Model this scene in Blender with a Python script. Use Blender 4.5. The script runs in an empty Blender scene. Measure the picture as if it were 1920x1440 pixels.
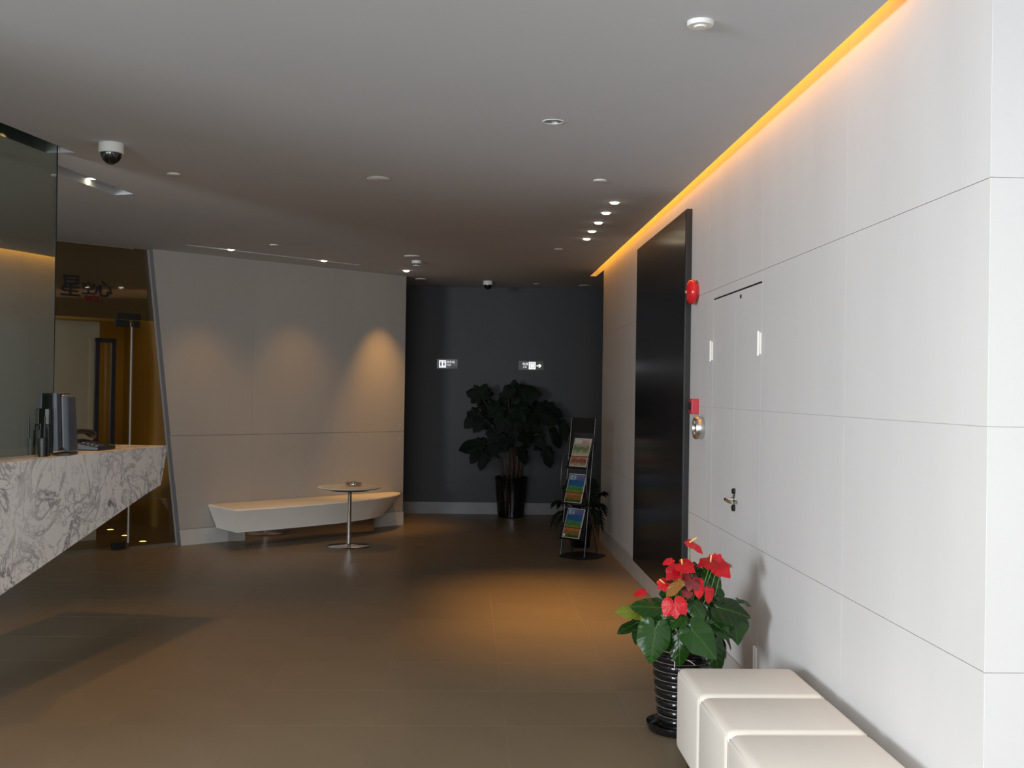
import bpy, bmesh, math, random
from mathutils import Vector, Matrix
from mathutils.geometry import tessellate_polygon

random.seed(7)
PI = math.pi
SC = bpy.context.scene
COL = SC.collection
CEIL = 2.83

# ------------------------------------------------------------------ camera
cd = bpy.data.cameras.new('camera')
cd.sensor_fit = 'HORIZONTAL'; cd.sensor_width = 36.0
cd.lens = 36.0 * 2108.0 / 1920.0
cd.clip_start = 0.05; cd.clip_end = 60
cam = bpy.data.objects.new('camera', cd); COL.objects.link(cam)
cam.matrix_world = Matrix(((0.99907, -0.01523, -0.04026, 0.0),
                           (-0.04034, -0.00566, -0.99917, 0.0),
                           (0.01499, 0.99987, -0.00628, 1.54),
                           (0, 0, 0, 1)))
SC.camera = cam

# ------------------------------------------------------------------ view and light
SC.view_settings.view_transform = 'Standard'
SC.view_settings.look = 'None'
SC.view_settings.gamma = 1.0
SC.view_settings.use_curve_mapping = False
SC.view_settings.exposure = 0.0
SC.cycles.use_denoising = True
SC.cycles.max_bounces = 8
SC.cycles.sample_clamp_indirect = 4.0
SC.cycles.caustics_reflective = False
SC.cycles.caustics_refractive = False

world = bpy.data.worlds.new('world'); SC.world = world
world.use_nodes = True
world.node_tree.nodes['Background'].inputs[0].default_value = (0.75, 0.85, 1.0, 1)
world.node_tree.nodes['Background'].inputs[1].default_value = 0.02

def area_light(name, loc, direction, sx, sy, power, color, spread=PI):
    l = bpy.data.lights.new(name, 'AREA'); l.shape = 'RECTANGLE'
    l.size = sx; l.size_y = sy; l.energy = power; l.color = color; l.spread = spread
    o = bpy.data.objects.new(name, l); COL.objects.link(o)
    o.location = loc
    o.rotation_euler = Vector(direction).to_track_quat('-Z', 'Y').to_euler()
    return o

def spot_light(name, loc, direction, power, color, angle, blend=0.6, radius=0.03):
    l = bpy.data.lights.new(name, 'SPOT'); l.energy = power; l.color = color
    l.spot_size = math.radians(angle); l.spot_blend = blend; l.shadow_soft_size = radius
    o = bpy.data.objects.new(name, l); COL.objects.link(o)
    o.location = loc
    o.rotation_euler = Vector(direction).to_track_quat('-Z', 'Y').to_euler()
    return o

DAY = (0.88, 0.94, 1.0)
WARM = (1.0, 0.50, 0.13)
COVE = (1.0, 0.37, 0.03)
# daylight through the glazed entrance behind the camera
area_light('entrance_daylight', (-1.3, -4.9, 1.65), (0.0, 1, 0.0), 4.6, 2.0, 260, DAY)
area_light('side_window_daylight', (-6.4, -2.6, 1.85), (1, 0.35, -0.02), 2.4, 1.6, 760, DAY)
# unseen fill light added overhead near the camera to lift the stool tops
area_light('overhead_fill_light', (-0.5, 0.0, 2.81), (0, 0, -1), 3.0, 3.0, 135, (1.0, 0.93, 0.86))
# warm strip concealed above the ceiling gap along the right wall
l = bpy.data.lights.new('cove_strip', 'AREA'); l.shape = 'RECTANGLE'; l.size = 8.8; l.size_y = 0.03
l.energy = 26; l.color = COVE
o = bpy.data.objects.new('cove_strip', l); COL.objects.link(o)
o.location = (1.362, 8.0, 3.05)
zax = Vector((-0.25, 0, 1)).normalized(); xax = Vector((0, 1, 0)); yax = zax.cross(xax)
o.matrix_world = Matrix.Translation(o.location) @ Matrix((xax, yax, zax)).transposed().to_4x4()

# ------------------------------------------------------------------ materials
def material(name, color, rough=0.5, metal=0.0, spec=0.5, noise=0.0, nscale=6.0, bump=0.0, bscale=40.0,
             rand=0.0, stretch=None, coat=0.0):
    m = bpy.data.materials.new(name); m.use_nodes = True
    nt = m.node_tree; N = nt.nodes; L = nt.links
    b = N['Principled BSDF']
    c = (*color, 1)
    b.inputs['Base Color'].default_value = c
    b.inputs['Roughness'].default_value = rough
    b.inputs['Metallic'].default_value = metal
    b.inputs['Specular IOR Level'].default_value = spec
    b.inputs['Coat Weight'].default_value = coat
    tc = N.new('ShaderNodeTexCoord')
    vec = tc.outputs['Object']
    if stretch:
        mp = N.new('ShaderNodeMapping'); mp.inputs['Scale'].default_value = stretch
        L.new(vec, mp.inputs['Vector']); vec = mp.outputs['Vector']
    if noise or rand:
        h = N.new('ShaderNodeHueSaturation'); h.inputs['Color'].default_value = c
        t = N.new('ShaderNodeTexNoise'); t.inputs['Scale'].default_value = nscale
        t.inputs['Detail'].default_value = 5
        L.new(vec, t.inputs['Vector'])
        ma = N.new('ShaderNodeMapRange'); ma.inputs['From Min'].default_value = 0.25; ma.inputs['From Max'].default_value = 0.75
        ma.inputs['To Min'].default_value = 1 - noise; ma.inputs['To Max'].default_value = 1 + noise
        L.new(t.outputs['Fac'], ma.inputs['Value'])
        val = ma.outputs['Result']
        if rand:
            oi = N.new('ShaderNodeObjectInfo')
            mr = N.new('ShaderNodeMapRange'); mr.inputs['To Min'].default_value = 1 - rand; mr.inputs['To Max'].default_value = 1 + rand
            L.new(oi.outputs['Random'], mr.inputs['Value'])
            mu = N.new('ShaderNodeMath'); mu.operation = 'MULTIPLY'
            L.new(val, mu.inputs[0]); L.new(mr.outputs['Result'], mu.inputs[1]); val = mu.outputs[0]
        L.new(val, h.inputs['Value']); L.new(h.outputs['Color'], b.inputs['Base Color'])
    if bump:
        t2 = N.new('ShaderNodeTexNoise'); t2.inputs['Scale'].default_value = bscale; t2.inputs['Detail'].default_value = 4
        L.new(vec, t2.inputs['Vector'])
        bp = N.new('ShaderNodeBump'); bp.inputs['Strength'].default_value = bump; bp.inputs['Distance'].default_value = 0.002
        L.new(t2.outputs['Fac'], bp.inputs['Height']); L.new(bp.outputs['Normal'], b.inputs['Normal'])
    return m

def emitter(name, color, strength):
    m = bpy.data.materials.new(name); m.use_nodes = True
    nt = m.node_tree; nt.nodes.remove(nt.nodes['Principled BSDF'])
    e = nt.nodes.new('ShaderNodeEmission'); e.inputs[0].default_value = (*color, 1); e.inputs[1].default_value = strength
    nt.links.new(e.outputs[0], nt.nodes['Material Output'].inputs[0])
    return m

def glass_mix(name, refl, refl_tint, trans_tint, fresnel=False, rough=0.01):
    m = bpy.data.materials.new(name); m.use_nodes = True
    nt = m.node_tree; N = nt.nodes; L = nt.links
    N.remove(N['Principled BSDF'])
    t = N.new('ShaderNodeBsdfTransparent'); t.inputs[0].default_value = (*trans_tint, 1)
    g = N.new('ShaderNodeBsdfGlossy'); g.inputs[0].default_value = (*refl_tint, 1); g.inputs['Roughness'].default_value = rough
    mx = N.new('ShaderNodeMixShader'); mx.inputs[0].default_value = refl
    if fresnel:
        f = N.new('ShaderNodeFresnel'); f.inputs[0].default_value = refl
        L.new(f.outputs[0], mx.inputs[0])
    L.new(t.outputs[0], mx.inputs[1]); L.new(g.outputs[0], mx.inputs[2])
    L.new(mx.outputs[0], N['Material Output'].inputs[0])
    return m

def marble_material():
    m = bpy.data.materials.new('veined_marble'); m.use_nodes = True
    nt = m.node_tree; N = nt.nodes; L = nt.links; b = N['Principled BSDF']
    b.inputs['Roughness'].default_value = 0.22
    tc = N.new('ShaderNodeTexCoord')
    def veins(scale, dist, lo, hi, rot, sc):
        mp = N.new('ShaderNodeMapping'); mp.inputs['Rotation'].default_value = rot; mp.inputs['Scale'].default_value = sc
        L.new(tc.outputs['Object'], mp.inputs['Vector'])
        n = N.new('ShaderNodeTexNoise'); n.inputs['Scale'].default_value = scale; n.inputs['Detail'].default_value = 7
        n.inputs['Roughness'].default_value = 0.62; n.inputs['Distortion'].default_value = dist
        L.new(mp.outputs['Vector'], n.inputs['Vector'])
        s = N.new('ShaderNodeMath'); s.operation = 'SUBTRACT'; s.inputs[1].default_value = 0.5
        L.new(n.outputs['Fac'], s.inputs[0])
        a = N.new('ShaderNodeMath'); a.operation = 'ABSOLUTE'; L.new(s.outputs[0], a.inputs[0])
        r = N.new('ShaderNodeMapRange'); r.inputs['From Min'].default_value = lo; r.inputs['From Max'].default_value = hi
        r.inputs['To Min'].default_value = 1; r.inputs['To Max'].default_value = 0
        L.new(a.outputs[0], r.inputs['Value'])
        return r.outputs['Result']
    v1 = veins(2.6, 1.3, 0.002, 0.034, (0.5, 0.2, 0.3), (1, 1, 1.2))
    v2 = veins(6.0, 1.0, 0.0, 0.024, (1.1, 0.6, 0.1), (1, 1, 1))
    mask = N.new('ShaderNodeTexNoise'); mask.inputs['Scale'].default_value = 2.3; mask.inputs['Detail'].default_value = 3
    L.new(tc.outputs['Object'], mask.inputs['Vector'])
    mk = N.new('ShaderNodeMapRange'); mk.inputs['From Min'].default_value = 0.40; mk.inputs['From Max'].default_value = 0.62
    mk.inputs['To Min'].default_value = 0.35
    L.new(mask.outputs['Fac'], mk.inputs['Value'])
    mx = N.new('ShaderNodeMath'); mx.operation = 'MULTIPLY'; L.new(v2, mx.inputs[0]); mx.inputs[1].default_value = 0.7
    mm = N.new('ShaderNodeMath'); mm.operation = 'MAXIMUM'; L.new(v1, mm.inputs[0]); L.new(mx.outputs[0], mm.inputs[1])
    m3 = N.new('ShaderNodeMath'); m3.operation = 'MULTIPLY'; L.new(mm.outputs[0], m3.inputs[0]); L.new(mk.outputs['Result'], m3.inputs[1])
    c = N.new('ShaderNodeMix'); c.data_type = 'RGBA'
    c.inputs[6].default_value = (0.88, 0.87, 0.86, 1); c.inputs[7].default_value = (0.17, 0.165, 0.175, 1)
    L.new(m3.outputs[0], c.inputs[0])
    L.new(c.outputs[2], b.inputs['Base Color'])
    return m

def leaf_material(name, base, vein, rough, spec, var=0.25):
    m = bpy.data.materials.new(name); m.use_nodes = True
    nt = m.node_tree; N = nt.nodes; L = nt.links; b = N['Principled BSDF']
    b.inputs['Roughness'].default_value = rough; b.inputs['Specular IOR Level'].default_value = spec
    uv = N.new('ShaderNodeUVMap')
    sp = N.new('ShaderNodeSeparateXYZ'); L.new(uv.outputs[0], sp.inputs[0])
    a = N.new('ShaderNodeMath'); a.operation = 'ABSOLUTE'; L.new(sp.outputs['X'], a.inputs[0])
    mr = N.new('ShaderNodeMapRange'); mr.inputs['From Min'].default_value = 0.01; mr.inputs['From Max'].default_value = 0.05
    mr.inputs['To Min'].default_value = 1; mr.inputs['To Max'].default_value = 0
    L.new(a.outputs[0], mr.inputs['Value'])
    # side veins, running obliquely from the midrib
    k = N.new('ShaderNodeMath'); k.operation = 'MULTIPLY_ADD'; k.inputs[1].default_value = -0.7
    L.new(a.outputs[0], k.inputs[0]); L.new(sp.outputs['Y'], k.inputs[2])
    s = N.new('ShaderNodeMath'); s.operation = 'MULTIPLY'; s.inputs[1].default_value = 26.0; L.new(k.outputs[0], s.inputs[0])
    sn = N.new('ShaderNodeMath'); sn.operation = 'SINE'; L.new(s.outputs[0], sn.inputs[0])
    m2 = N.new('ShaderNodeMapRange'); m2.inputs['From Min'].default_value = 0.93; m2.inputs['From Max'].default_value = 1.0; m2.inputs['To Max'].default_value = 0.55
    L.new(sn.outputs[0], m2.inputs['Value'])
    mx = N.new('ShaderNodeMath'); mx.operation = 'MAXIMUM'; L.new(mr.outputs[0], mx.inputs[0]); L.new(m2.outputs[0], mx.inputs[1])
    mu = N.new('ShaderNodeMath'); mu.operation = 'MULTIPLY'; mu.inputs[1].default_value = 0.38; L.new(mx.outputs[0], mu.inputs[0])
    iv = N.new('ShaderNodeMath'); iv.operation = 'SUBTRACT'; iv.inputs[0].default_value = 1.0
    ab = N.new('ShaderNodeMath'); ab.operation = 'MULTIPLY_ADD'; ab.inputs[1].default_value = 0.5; ab.inputs[2].default_value = 0.5; L.new(sn.outputs[0], ab.inputs[0])
    pw = N.new('ShaderNodeMath'); pw.operation = 'POWER'; pw.inputs[1].default_value = 3.0; L.new(ab.outputs[0], pw.inputs[0])
    mv = N.new('ShaderNodeMath'); mv.operation = 'MAXIMUM'; L.new(pw.outputs[0], mv.inputs[0]); L.new(mr.outputs[0], mv.inputs[1])
    L.new(mv.outputs[0], iv.inputs[1])
    bmp = N.new('ShaderNodeBump'); bmp.inputs['Strength'].default_value = 0.22 if vein[1] > base[1] else 0.05; bmp.inputs['Distance'].default_value = 0.003
    L.new(iv.outputs[0], bmp.inputs['Height']); L.new(bmp.outputs['Normal'], b.inputs['Normal'])
    oi = N.new('ShaderNodeObjectInfo')
    r = N.new('ShaderNodeMapRange'); r.inputs['To Min'].default_value = 1 - var; r.inputs['To Max'].default_value = 1 + var
    L.new(oi.outputs['Random'], r.inputs['Value'])
    h = N.new('ShaderNodeHueSaturation'); h.inputs['Color'].default_value = (*base, 1); L.new(r.outputs[0], h.inputs['Value'])
    c = N.new('ShaderNodeMix'); c.data_type = 'RGBA'; c.inputs[7].default_value = (*vein, 1)
    L.new(h.outputs[0], c.inputs[6]); L.new(mu.outputs[0], c.inputs[0]); L.new(c.outputs[2], b.inputs['Base Color'])
    return m

M = {}
M['plaster'] = material('white_wall_board', (0.70, 0.695, 0.69), 0.55, noise=0.035, nscale=3.0, bump=0.10, bscale=90, rand=0.01, stretch=(1, 1, 0.25))
M['nearboard'] = material('smooth_near_board', (0.55, 0.55, 0.55), 0.6, noise=0.01, nscale=3.0, bump=0.03, bscale=90)  # wall board toned down in colour to offset strong daylight on the return
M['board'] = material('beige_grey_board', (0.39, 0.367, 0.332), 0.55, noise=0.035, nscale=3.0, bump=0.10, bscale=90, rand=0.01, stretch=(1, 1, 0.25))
M['boardjoint'] = material('board_joint', (0.24, 0.22, 0.19), 0.8, noise=0.05)
M['joint'] = material('panel_joint', (0.62, 0.61, 0.60), 0.8, noise=0.05)
M['baseboard'] = material('pale_baseboard', (0.55, 0.53, 0.50), 0.4, noise=0.08, nscale=5)
M['ceiling'] = material('ceiling_paint', (0.585, 0.615, 0.66), 0.85, noise=0.015, nscale=2, bump=0.04, bscale=120)
M['darkwall'] = material('charcoal_wall', (0.040, 0.044, 0.050), 0.6, noise=0.06, nscale=4, bump=0.05)
M['darkbase'] = material('grey_baseboard', (0.20, 0.20, 0.21), 0.4, noise=0.08)
M['tile'] = material('taupe_floor_tile', (0.215, 0.168, 0.110), 0.36, spec=0.28, noise=0.06, nscale=2.5, rand=0.03, bump=0.03, bscale=30)
M['grout'] = material('pale_grout', (0.33, 0.28, 0.22), 0.7, noise=0.05)
M['blackpanel'] = material('black_panel', (0.006, 0.006, 0.008), 0.22, spec=0.5, noise=0.1)
M['marble'] = marble_material()
M['leather'] = material('white_leatherette', (0.78, 0.73, 0.655), 0.42, noise=0.02, nscale=4, bump=0.12, bscale=160)
M['benchwhite'] = material('white_bench_upholstery', (0.88, 0.85, 0.78), 0.45, noise=0.02, bump=0.05, bscale=80)
M['mirror'] = material('polished_steel', (0.62, 0.58, 0.54), 0.06, metal=1.0, noise=0.02)
M['chrome'] = material('chrome', (0.80, 0.80, 0.80), 0.08, metal=1.0, noise=0.02)
M['silver'] = material('brushed_silver', (0.62, 0.62, 0.60), 0.3, metal=1.0, noise=0.04)
M['whiteplastic'] = material('white_plastic', (0.78, 0.78, 0.75), 0.45, noise=0.02)
M['brightwhite'] = material('bright_white_grille', (0.90, 0.90, 0.90), 0.5, noise=0.01)
M['blackplastic'] = material('black_plastic', (0.012, 0.012, 0.014), 0.3, noise=0.1)
M['blackgloss'] = material('black_glazed_ceramic', (0.006, 0.006, 0.007), 0.06, spec=0.6, noise=0.1)
M['blackmetal'] = material('black_metal', (0.015, 0.015, 0.016), 0.4, metal=0.3, noise=0.1)
M['tubemetal'] = material('dark_steel_tube', (0.10, 0.10, 0.105), 0.35, metal=1.0, noise=0.05)
M['red'] = material('red_gloss_plastic', (0.62, 0.018, 0.025), 0.18, noise=0.04)
M['redmatt'] = material('red_box_plastic', (0.52, 0.03, 0.05), 0.4, noise=0.04)
M['monitor'] = material('slate_monitor_shell', (0.075, 0.095, 0.125), 0.4, noise=0.06)
M['gold'] = material('ochre_gold_wall', (0.46, 0.31, 0.09), 0.4, noise=0.12, nscale=2.0, stretch=(1, 1, 0.3))
M['brownfilm'] = material('brown_glass_fascia', (0.070, 0.045, 0.018), 0.03, spec=0.6, noise=0.08, nscale=1.5)
M['greywall'] = material('grey_partition', (0.50, 0.47, 0.42), 0.6, noise=0.04)
M['ink'] = material('black_sign_letter', (0.006, 0.007, 0.009), 0.4, noise=0.1)
M['redink'] = material('dull_red_sign_letter', (0.16, 0.012, 0.016), 0.5, noise=0.1)
M['soil'] = material('potting_soil', (0.06, 0.035, 0.022), 0.9, noise=0.3, nscale=30, bump=0.5)
M['anthleaf'] = leaf_material('anthurium_leaf', (0.010, 0.038, 0.005), (0.05, 0.12, 0.015), 0.16, 0.36, 0.45)
M['anthleafold'] = leaf_material('yellowing_leaf', (0.13, 0.16, 0.015), (0.25, 0.26, 0.05), 0.28, 0.5, 0.1)
M['spathe'] = leaf_material('red_spathe', (0.46, 0.008, 0.014), (0.30, 0.006, 0.010), 0.22, 0.35, 0.3)
M['spatheold'] = leaf_material('browning_spathe', (0.24, 0.10, 0.02), (0.20, 0.14, 0.03), 0.3, 0.5, 0.1)
M['spadix'] = material('yellow_spadix', (0.80, 0.52, 0.14), 0.5, noise=0.1, nscale=60)
M['stem'] = material('green_stem', (0.09, 0.19, 0.04), 0.4, noise=0.15)
M['root'] = material('pale_root', (0.55, 0.50, 0.36), 0.6, noise=0.1)
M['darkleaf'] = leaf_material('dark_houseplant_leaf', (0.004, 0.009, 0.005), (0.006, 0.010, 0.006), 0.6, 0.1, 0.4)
M['palmleaf'] = leaf_material('dark_palm_leaflet', (0.006, 0.014, 0.008), (0.012, 0.024, 0.012), 0.45, 0.3, 0.3)
M['darkstem'] = material('dark_green_stalk', (0.015, 0.026, 0.010), 0.5, noise=0.15)
M['cane'] = material('brown_cane', (0.06, 0.034, 0.02), 0.7, noise=0.25, nscale=20)
M['spotlens'] = emitter('lit_lamp', (1.0, 0.82, 0.55), 14.0)
M['floorlens'] = emitter('lit_floor_lamp', (1.0, 0.72, 0.22), 5.0)
M['signlight'] = emitter('backlit_white', (0.95, 0.97, 1.0), 1.05)
M['screen_glass'] = glass_mix('grey_mirror_glass', 0.60, (0.82, 0.92, 0.88), (0.55, 0.62, 0.58))
M['clearglass'] = glass_mix('shop_glass', 1.55, (0.95, 0.95, 0.9), (0.86, 0.82, 0.72), fresnel=True)
M['ashglass'] = glass_mix('ashtray_glass', 0.25, (0.9, 0.85, 0.8), (0.85, 0.80, 0.76))
M['paper'] = material('magazine_paper', (0.72, 0.70, 0.66), 0.5, noise=0.03)

# ------------------------------------------------------------------ mesh helpers
class MB:
    def __init__(self): self.v = []; self.f = []; self.uv = None
    def add(self, vs, fs):
        n = len(self.v); self.v += [tuple(p) for p in vs]
        self.f += [tuple(i + n for i in f) for f in fs]; return self
    def box(self, a, b):
        x0, y0, z0 = a; x1, y1, z1 = b
        vs = [(x0, y0, z0), (x1, y0, z0), (x1, y1, z0), (x0, y1, z0), (x0, y0, z1), (x1, y0, z1), (x1, y1, z1), (x0, y1, z1)]
        return self.add(vs, [(0, 3, 2, 1), (4, 5, 6, 7), (0, 1, 5, 4), (1, 2, 6, 5), (2, 3, 7, 6), (3, 0, 4, 7)])
    def obox(self, c, ax, ay, az):      # oriented box: centre and half axes
        c = Vector(c); ax = Vector(ax); ay = Vector(ay); az = Vector(az)
        vs = [c + sx * ax + sy * ay + sz * az for sz in (-1, 1) for sx, sy in ((-1, -1), (1, -1), (1, 1), (-1, 1))]
        return self.add(vs, [(0, 3, 2, 1), (4, 5, 6, 7), (0, 1, 5, 4), (1, 2, 6, 5), (2, 3, 7, 6), (3, 0, 4, 7)])
    def prism(self, poly, off):         # closed 3-D polygon swept along a vector
        off = Vector(off); n = len(poly); P = [Vector(p) for p in poly]
        vs = P + [p + off for p in P]
        fs = [tuple(range(n - 1, -1, -1)), tuple(range(n, 2 * n))]
        fs += [(i, (i + 1) % n, n + (i + 1) % n, n + i) for i in range(n)]
        return self.add(vs, fs)
    def lathe(self, prof, c=(0, 0, 0), seg=32, axis=(0, 0, 1), cap=True):
        az = Vector(axis).normalized()
        ax = az.orthogonal().normalized(); ay = az.cross(ax); c = Vector(c)
        if abs(az.z) > 0.99: ax = Vector((1, 0, 0)); ay = az.cross(ax)
        vs = []; fs = []
        for r, h in prof:
            for i in range(seg):
                a = 2 * PI * i / seg
                vs.append(c + az * h + (ax * math.cos(a) + ay * math.sin(a)) * max(r, 1e-5))
        for j in range(len(prof) - 1):
            for i in range(seg):
                k = (i + 1) % seg
                fs.append((j * seg + i, j * seg + k, (j + 1) * seg + k, (j + 1) * seg + i))
        if cap and prof[0][0] > 1e-4: fs.append(tuple(range(seg - 1, -1, -1)))
        if cap and prof[-1][0] > 1e-4: fs.append(tuple((len(prof) - 1) * seg + i for i in range(seg)))
        return self.add(vs, fs)
    def tube(self, pts, r, seg=8):
        P = [Vector(p) for p in pts]; n = len(P)
        R = r if isinstance(r, (list, tuple)) else [r] * n
        vs = []; fs = []; up = None
        for i in range(n):
            t = (P[min(i + 1, n - 1)] - P[max(i - 1, 0)]).normalized()
            if up is None: up = t.orthogonal().normalized()
            up = (up - t * up.dot(t)).normalized(); si = t.cross(up)
            for k in range(seg):
                a = 2 * PI * k / seg
                vs.append(P[i] + (up * math.cos(a) + si * math.sin(a)) * R[i])
        for i in range(n - 1):
            for k in range(seg):
                q = (k + 1) % seg
                fs.append((i * seg + k, i * seg + q, (i + 1) * seg + q, (i + 1) * seg + k))
        fs.append(tuple(range(seg - 1, -1, -1))); fs.append(tuple((n - 1) * seg + k for k in range(seg)))
        return self.add(vs, fs)
    def build(self, name, mat, parent=None, smooth=False, bevel=0.0, bseg=2, subsurf=0):
        me = bpy.data.meshes.new(name); me.from_pydata(self.v, [], self.f)
        if self.uv:
            ul = me.uv_layers.new(name='UVMap')
            for lp in me.loops: ul.data[lp.index].uv = self.uv[lp.vertex_index]
        bm = bmesh.new(); bm.from_mesh(me)
        if not self.uv: bmesh.ops.remove_doubles(bm, verts=bm.verts, dist=1e-6)
        bmesh.ops.recalc_face_normals(bm, faces=bm.faces)
        if bevel:
            bmesh.ops.bevel(bm, geom=list(bm.edges), offset=bevel, segments=bseg, profile=0.5, affect='EDGES', clamp_overlap=True)
        bm.to_mesh(me); bm.free()
        if smooth:
            for p in me.polygons: p.use_smooth = True
        me.materials.append(mat)
        o = bpy.data.objects.new(name, me); COL.objects.link(o)
        if parent is not None: o.parent = parent
        return o

def autosmooth(o, deg=35):
    me = o.data
    bm = bmesh.new(); bm.from_mesh(me)
    for e in bm.edges:
        e.smooth = not (len(e.link_faces) == 2 and e.calc_face_angle(0) > math.radians(deg))
    bm.to_mesh(me); bm.free()
    for p in me.polygons: p.use_smooth = True
    return o

def tag(o, label, cat, group=None):
    o['label'] = label; o['category'] = cat
    if group: o['group'] = group
    return o
def thing(name, loc, label, cat, group=None, rz=0.0):
    o = bpy.data.objects.new(name, None); COL.objects.link(o)
    o.empty_display_size = 0.1
    o.location = loc; o.rotation_euler = (0, 0, rz)
    return tag(o, label, cat, group)
def structure(o):
    o['kind'] = 'structure'; return o
def share(src, name, parent, loc=(0, 0, 0)):
    o = src.copy(); o.name = name; COL.objects.link(o); o.parent = parent; o.location = loc; return o
def kids(o): return [c for c in bpy.data.objects if c.parent == o]
def copy_tree(o, parent=None, children=None):
    c = o.copy(); COL.objects.link(c)
    if parent is not None: c.parent = parent
    for ch in kids(o):
        if ch is not c: copy_tree(ch, c)
    return c

def text_mesh(name, body, size, mat, parent, origin, ex, ey, depth=0.004, align='LEFT', sx=1.0):
    cu = bpy.data.curves.new(name, 'FONT'); cu.body = body; cu.size = size; cu.extrude = depth / 2
    cu.align_x = align; cu.resolution_u = 3
    t = bpy.data.objects.new(name + '_source', cu); COL.objects.link(t)
    dg = bpy.context.evaluated_depsgraph_get(); dg.update()
    me = bpy.data.meshes.new_from_object(t.evaluated_get(dg))
    bpy.data.objects.remove(t)
    ex = Vector(ex).normalized(); ey = Vector(ey).normalized(); ez = ex.cross(ey); o0 = Vector(origin)
    for v in me.vertices:
        p = v.co.copy(); v.co = o0 + ex * p.x * sx + ey * p.y + ez * (p.z + depth / 2)
    me.materials.clear(); me.materials.append(mat)
    ob = bpy.data.objects.new(name, me); COL.objects.link(ob)
    if parent is not None: ob.parent = parent
    return ob

# ------------------------------------------------------------------ layout of the slanting wall
DW = Vector((0.7366, 0.6765, 0)); DW.normalize()
NW = Vector((-DW.y, DW.x, 0))
P0 = Vector((-0.705, 12.84, 0))
def W(s, n, z): return P0 + DW * s + NW * n + Vector((0, 0, z))
# counter line
CA = Vector((-2.293, 5.641, 0)); DC = Vector((0.178, 0.984, 0)).normalized(); NC = Vector((-DC.y, DC.x, 0))
def K(t, n, z): return CA + DC * t + NC * n + Vector((0, 0, z))

# ------------------------------------------------------------------ floor
fl = structure(MB().box((-7, -5.2, -0.12), (4.2, 17.5, -0.0009)).build('floor', M['grout']))
T = 0.6; G = 0.0011
tm = MB(); tm.box((G, G, -0.0009), (T - G, T - G, 0.0)); t0 = tm.build('tile', M['tile'], fl)
x0 = 0.2 - 9 * T; y0 = 5.175 - 3 * T; first = True
for i in range(13):
    for j in range(18):
        x = x0 + i * T; y = y0 + j * T
        if x > 1.3 and y < 10.9: continue
        if x < -3.45 and y < 6.3: continue
        if x > 1.9 and y < 12.2: continue
        if first: t0.location = (x, y, 0); first = False
        else: share(t0, 'tile', fl, (x, y, 0))

# floor outside the tiled field (out of sight, at tile height)
mf = MB(); mf.box((-7, -5.2, -0.0009), (4.2, y0 - G, 0.0)); mf.build('tile', M['tile'], fl)
mf = MB(); mf.box((-7, y0 + G, -0.0009), (x0 - G, 17.5, 0.0)); mf.build('tile', M['tile'], fl)

# ------------------------------------------------------------------ ceiling with its openings
SLOT_A = [tuple(K(t_, n_, 0)[:2]) for t_, n_ in ((-3.2, 0.03), (-3.2, 0.17), (0.70, 0.17), (0.70, 0.03))]
u = Vector((0.160, 0.987))
SLOT_B = [(-2.62, 6.40), (-2.475, 6.40), (-2.265, 7.670), (-2.408, 7.729)]
def wl2(s, n): p = W(s, n, 0); return (p.x, p.y)
SLOT_C = [wl2(-3.05, -0.600), wl2(-3.05, -0.520), wl2(-1.05, -0.47), wl2(-1.05, -0.53)]
def circle(c, r, n=24): return [(c[0] + r * math.cos(2 * PI * i / n), c[1] + r * math.sin(2 * PI * i / n)) for i in range(n)]
DOWN = (0.393, 5.351)
SPOTS = [(0.982, 7.575), (0.980, 8.02), (0.980, 8.49), (0.982, 8.95), (0.988, 9.40)]
WSPOT = (-0.672, 12.207)
outer = [(-7, -5.2), (3.15, -5.2), (3.15, 3.03), (1.352, 3.03), (1.352, 12.455), (4.2, 12.455), (4.2, 17.5), (-7, 17.5)]
holes = [SLOT_A, SLOT_B, SLOT_C, circle(DOWN, 0.044)] + [circle(s, 0.032, 16) for s in SPOTS] + [circle(WSPOT, 0.036, 16)]
loops = [[Vector((x, y, 0)) for x, y in L] for L in [outer] + holes]
flat = [p for L in loops for p in L]
tris = tessellate_polygon(loops)
cm = MB()
nv = len(flat)
cm.add([(p.x, p.y, CEIL) for p in flat] + [(p.x, p.y, CEIL + 0.02) for p in flat],
       [tuple(t) for t in tris] + [tuple(i + nv for i in t) for t in tris])
k = 0
sides = []
for L in loops:
    n = len(L)
    for i in range(n):
        a, b = k + i, k + (i + 1) % n
        sides.append((a, b, b + nv, a + nv))
    k += n
cm.f += sides
ce = structure(cm.build('ceiling', M['ceiling']))
# closed housings above the openings
def housing(poly, h, name='recess_lining', mat=None):
    b = MB(); n = len(poly)
    lo = [(x, y, CEIL + 0.02) for x, y in poly]; hi = [(x, y, CEIL + h) for x, y in poly]
    b.add(lo + hi, [(i, (i + 1) % n, n + (i + 1) % n, n + i) for i in range(n)] + [tuple(range(n, 2 * n))])
    return b.build(name, mat or M['ceiling'], ce)
for sl in (SLOT_A, SLOT_B): housing(sl, 0.16)
housing(SLOT_C, 0.09)
cv = MB()
cv.box((1.30, 3.01, CEIL + 0.02), (1.305, 12.46, 3.12)); cv.box((1.30, 3.03, 3.12), (1.46, 12.46, 3.13)); cv.box((1.352, 3.01, CEIL + 0.02), (1.42, 3.03, 3.12))
cv.box((1.30, 12.458, CEIL + 0.02), (1.46, 12.475, 3.12)); cv.box((1.426, 11.783, CEIL + 0.021), (1.44, 12.475, 3.12))
cv.build('cove_lining', M['ceiling'], ce)
MB().box((1.425, 11.78, CEIL), (4.2, 12.47, CEIL + 0.02)).build('corridor_ceiling', M['ceiling'], ce)

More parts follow.
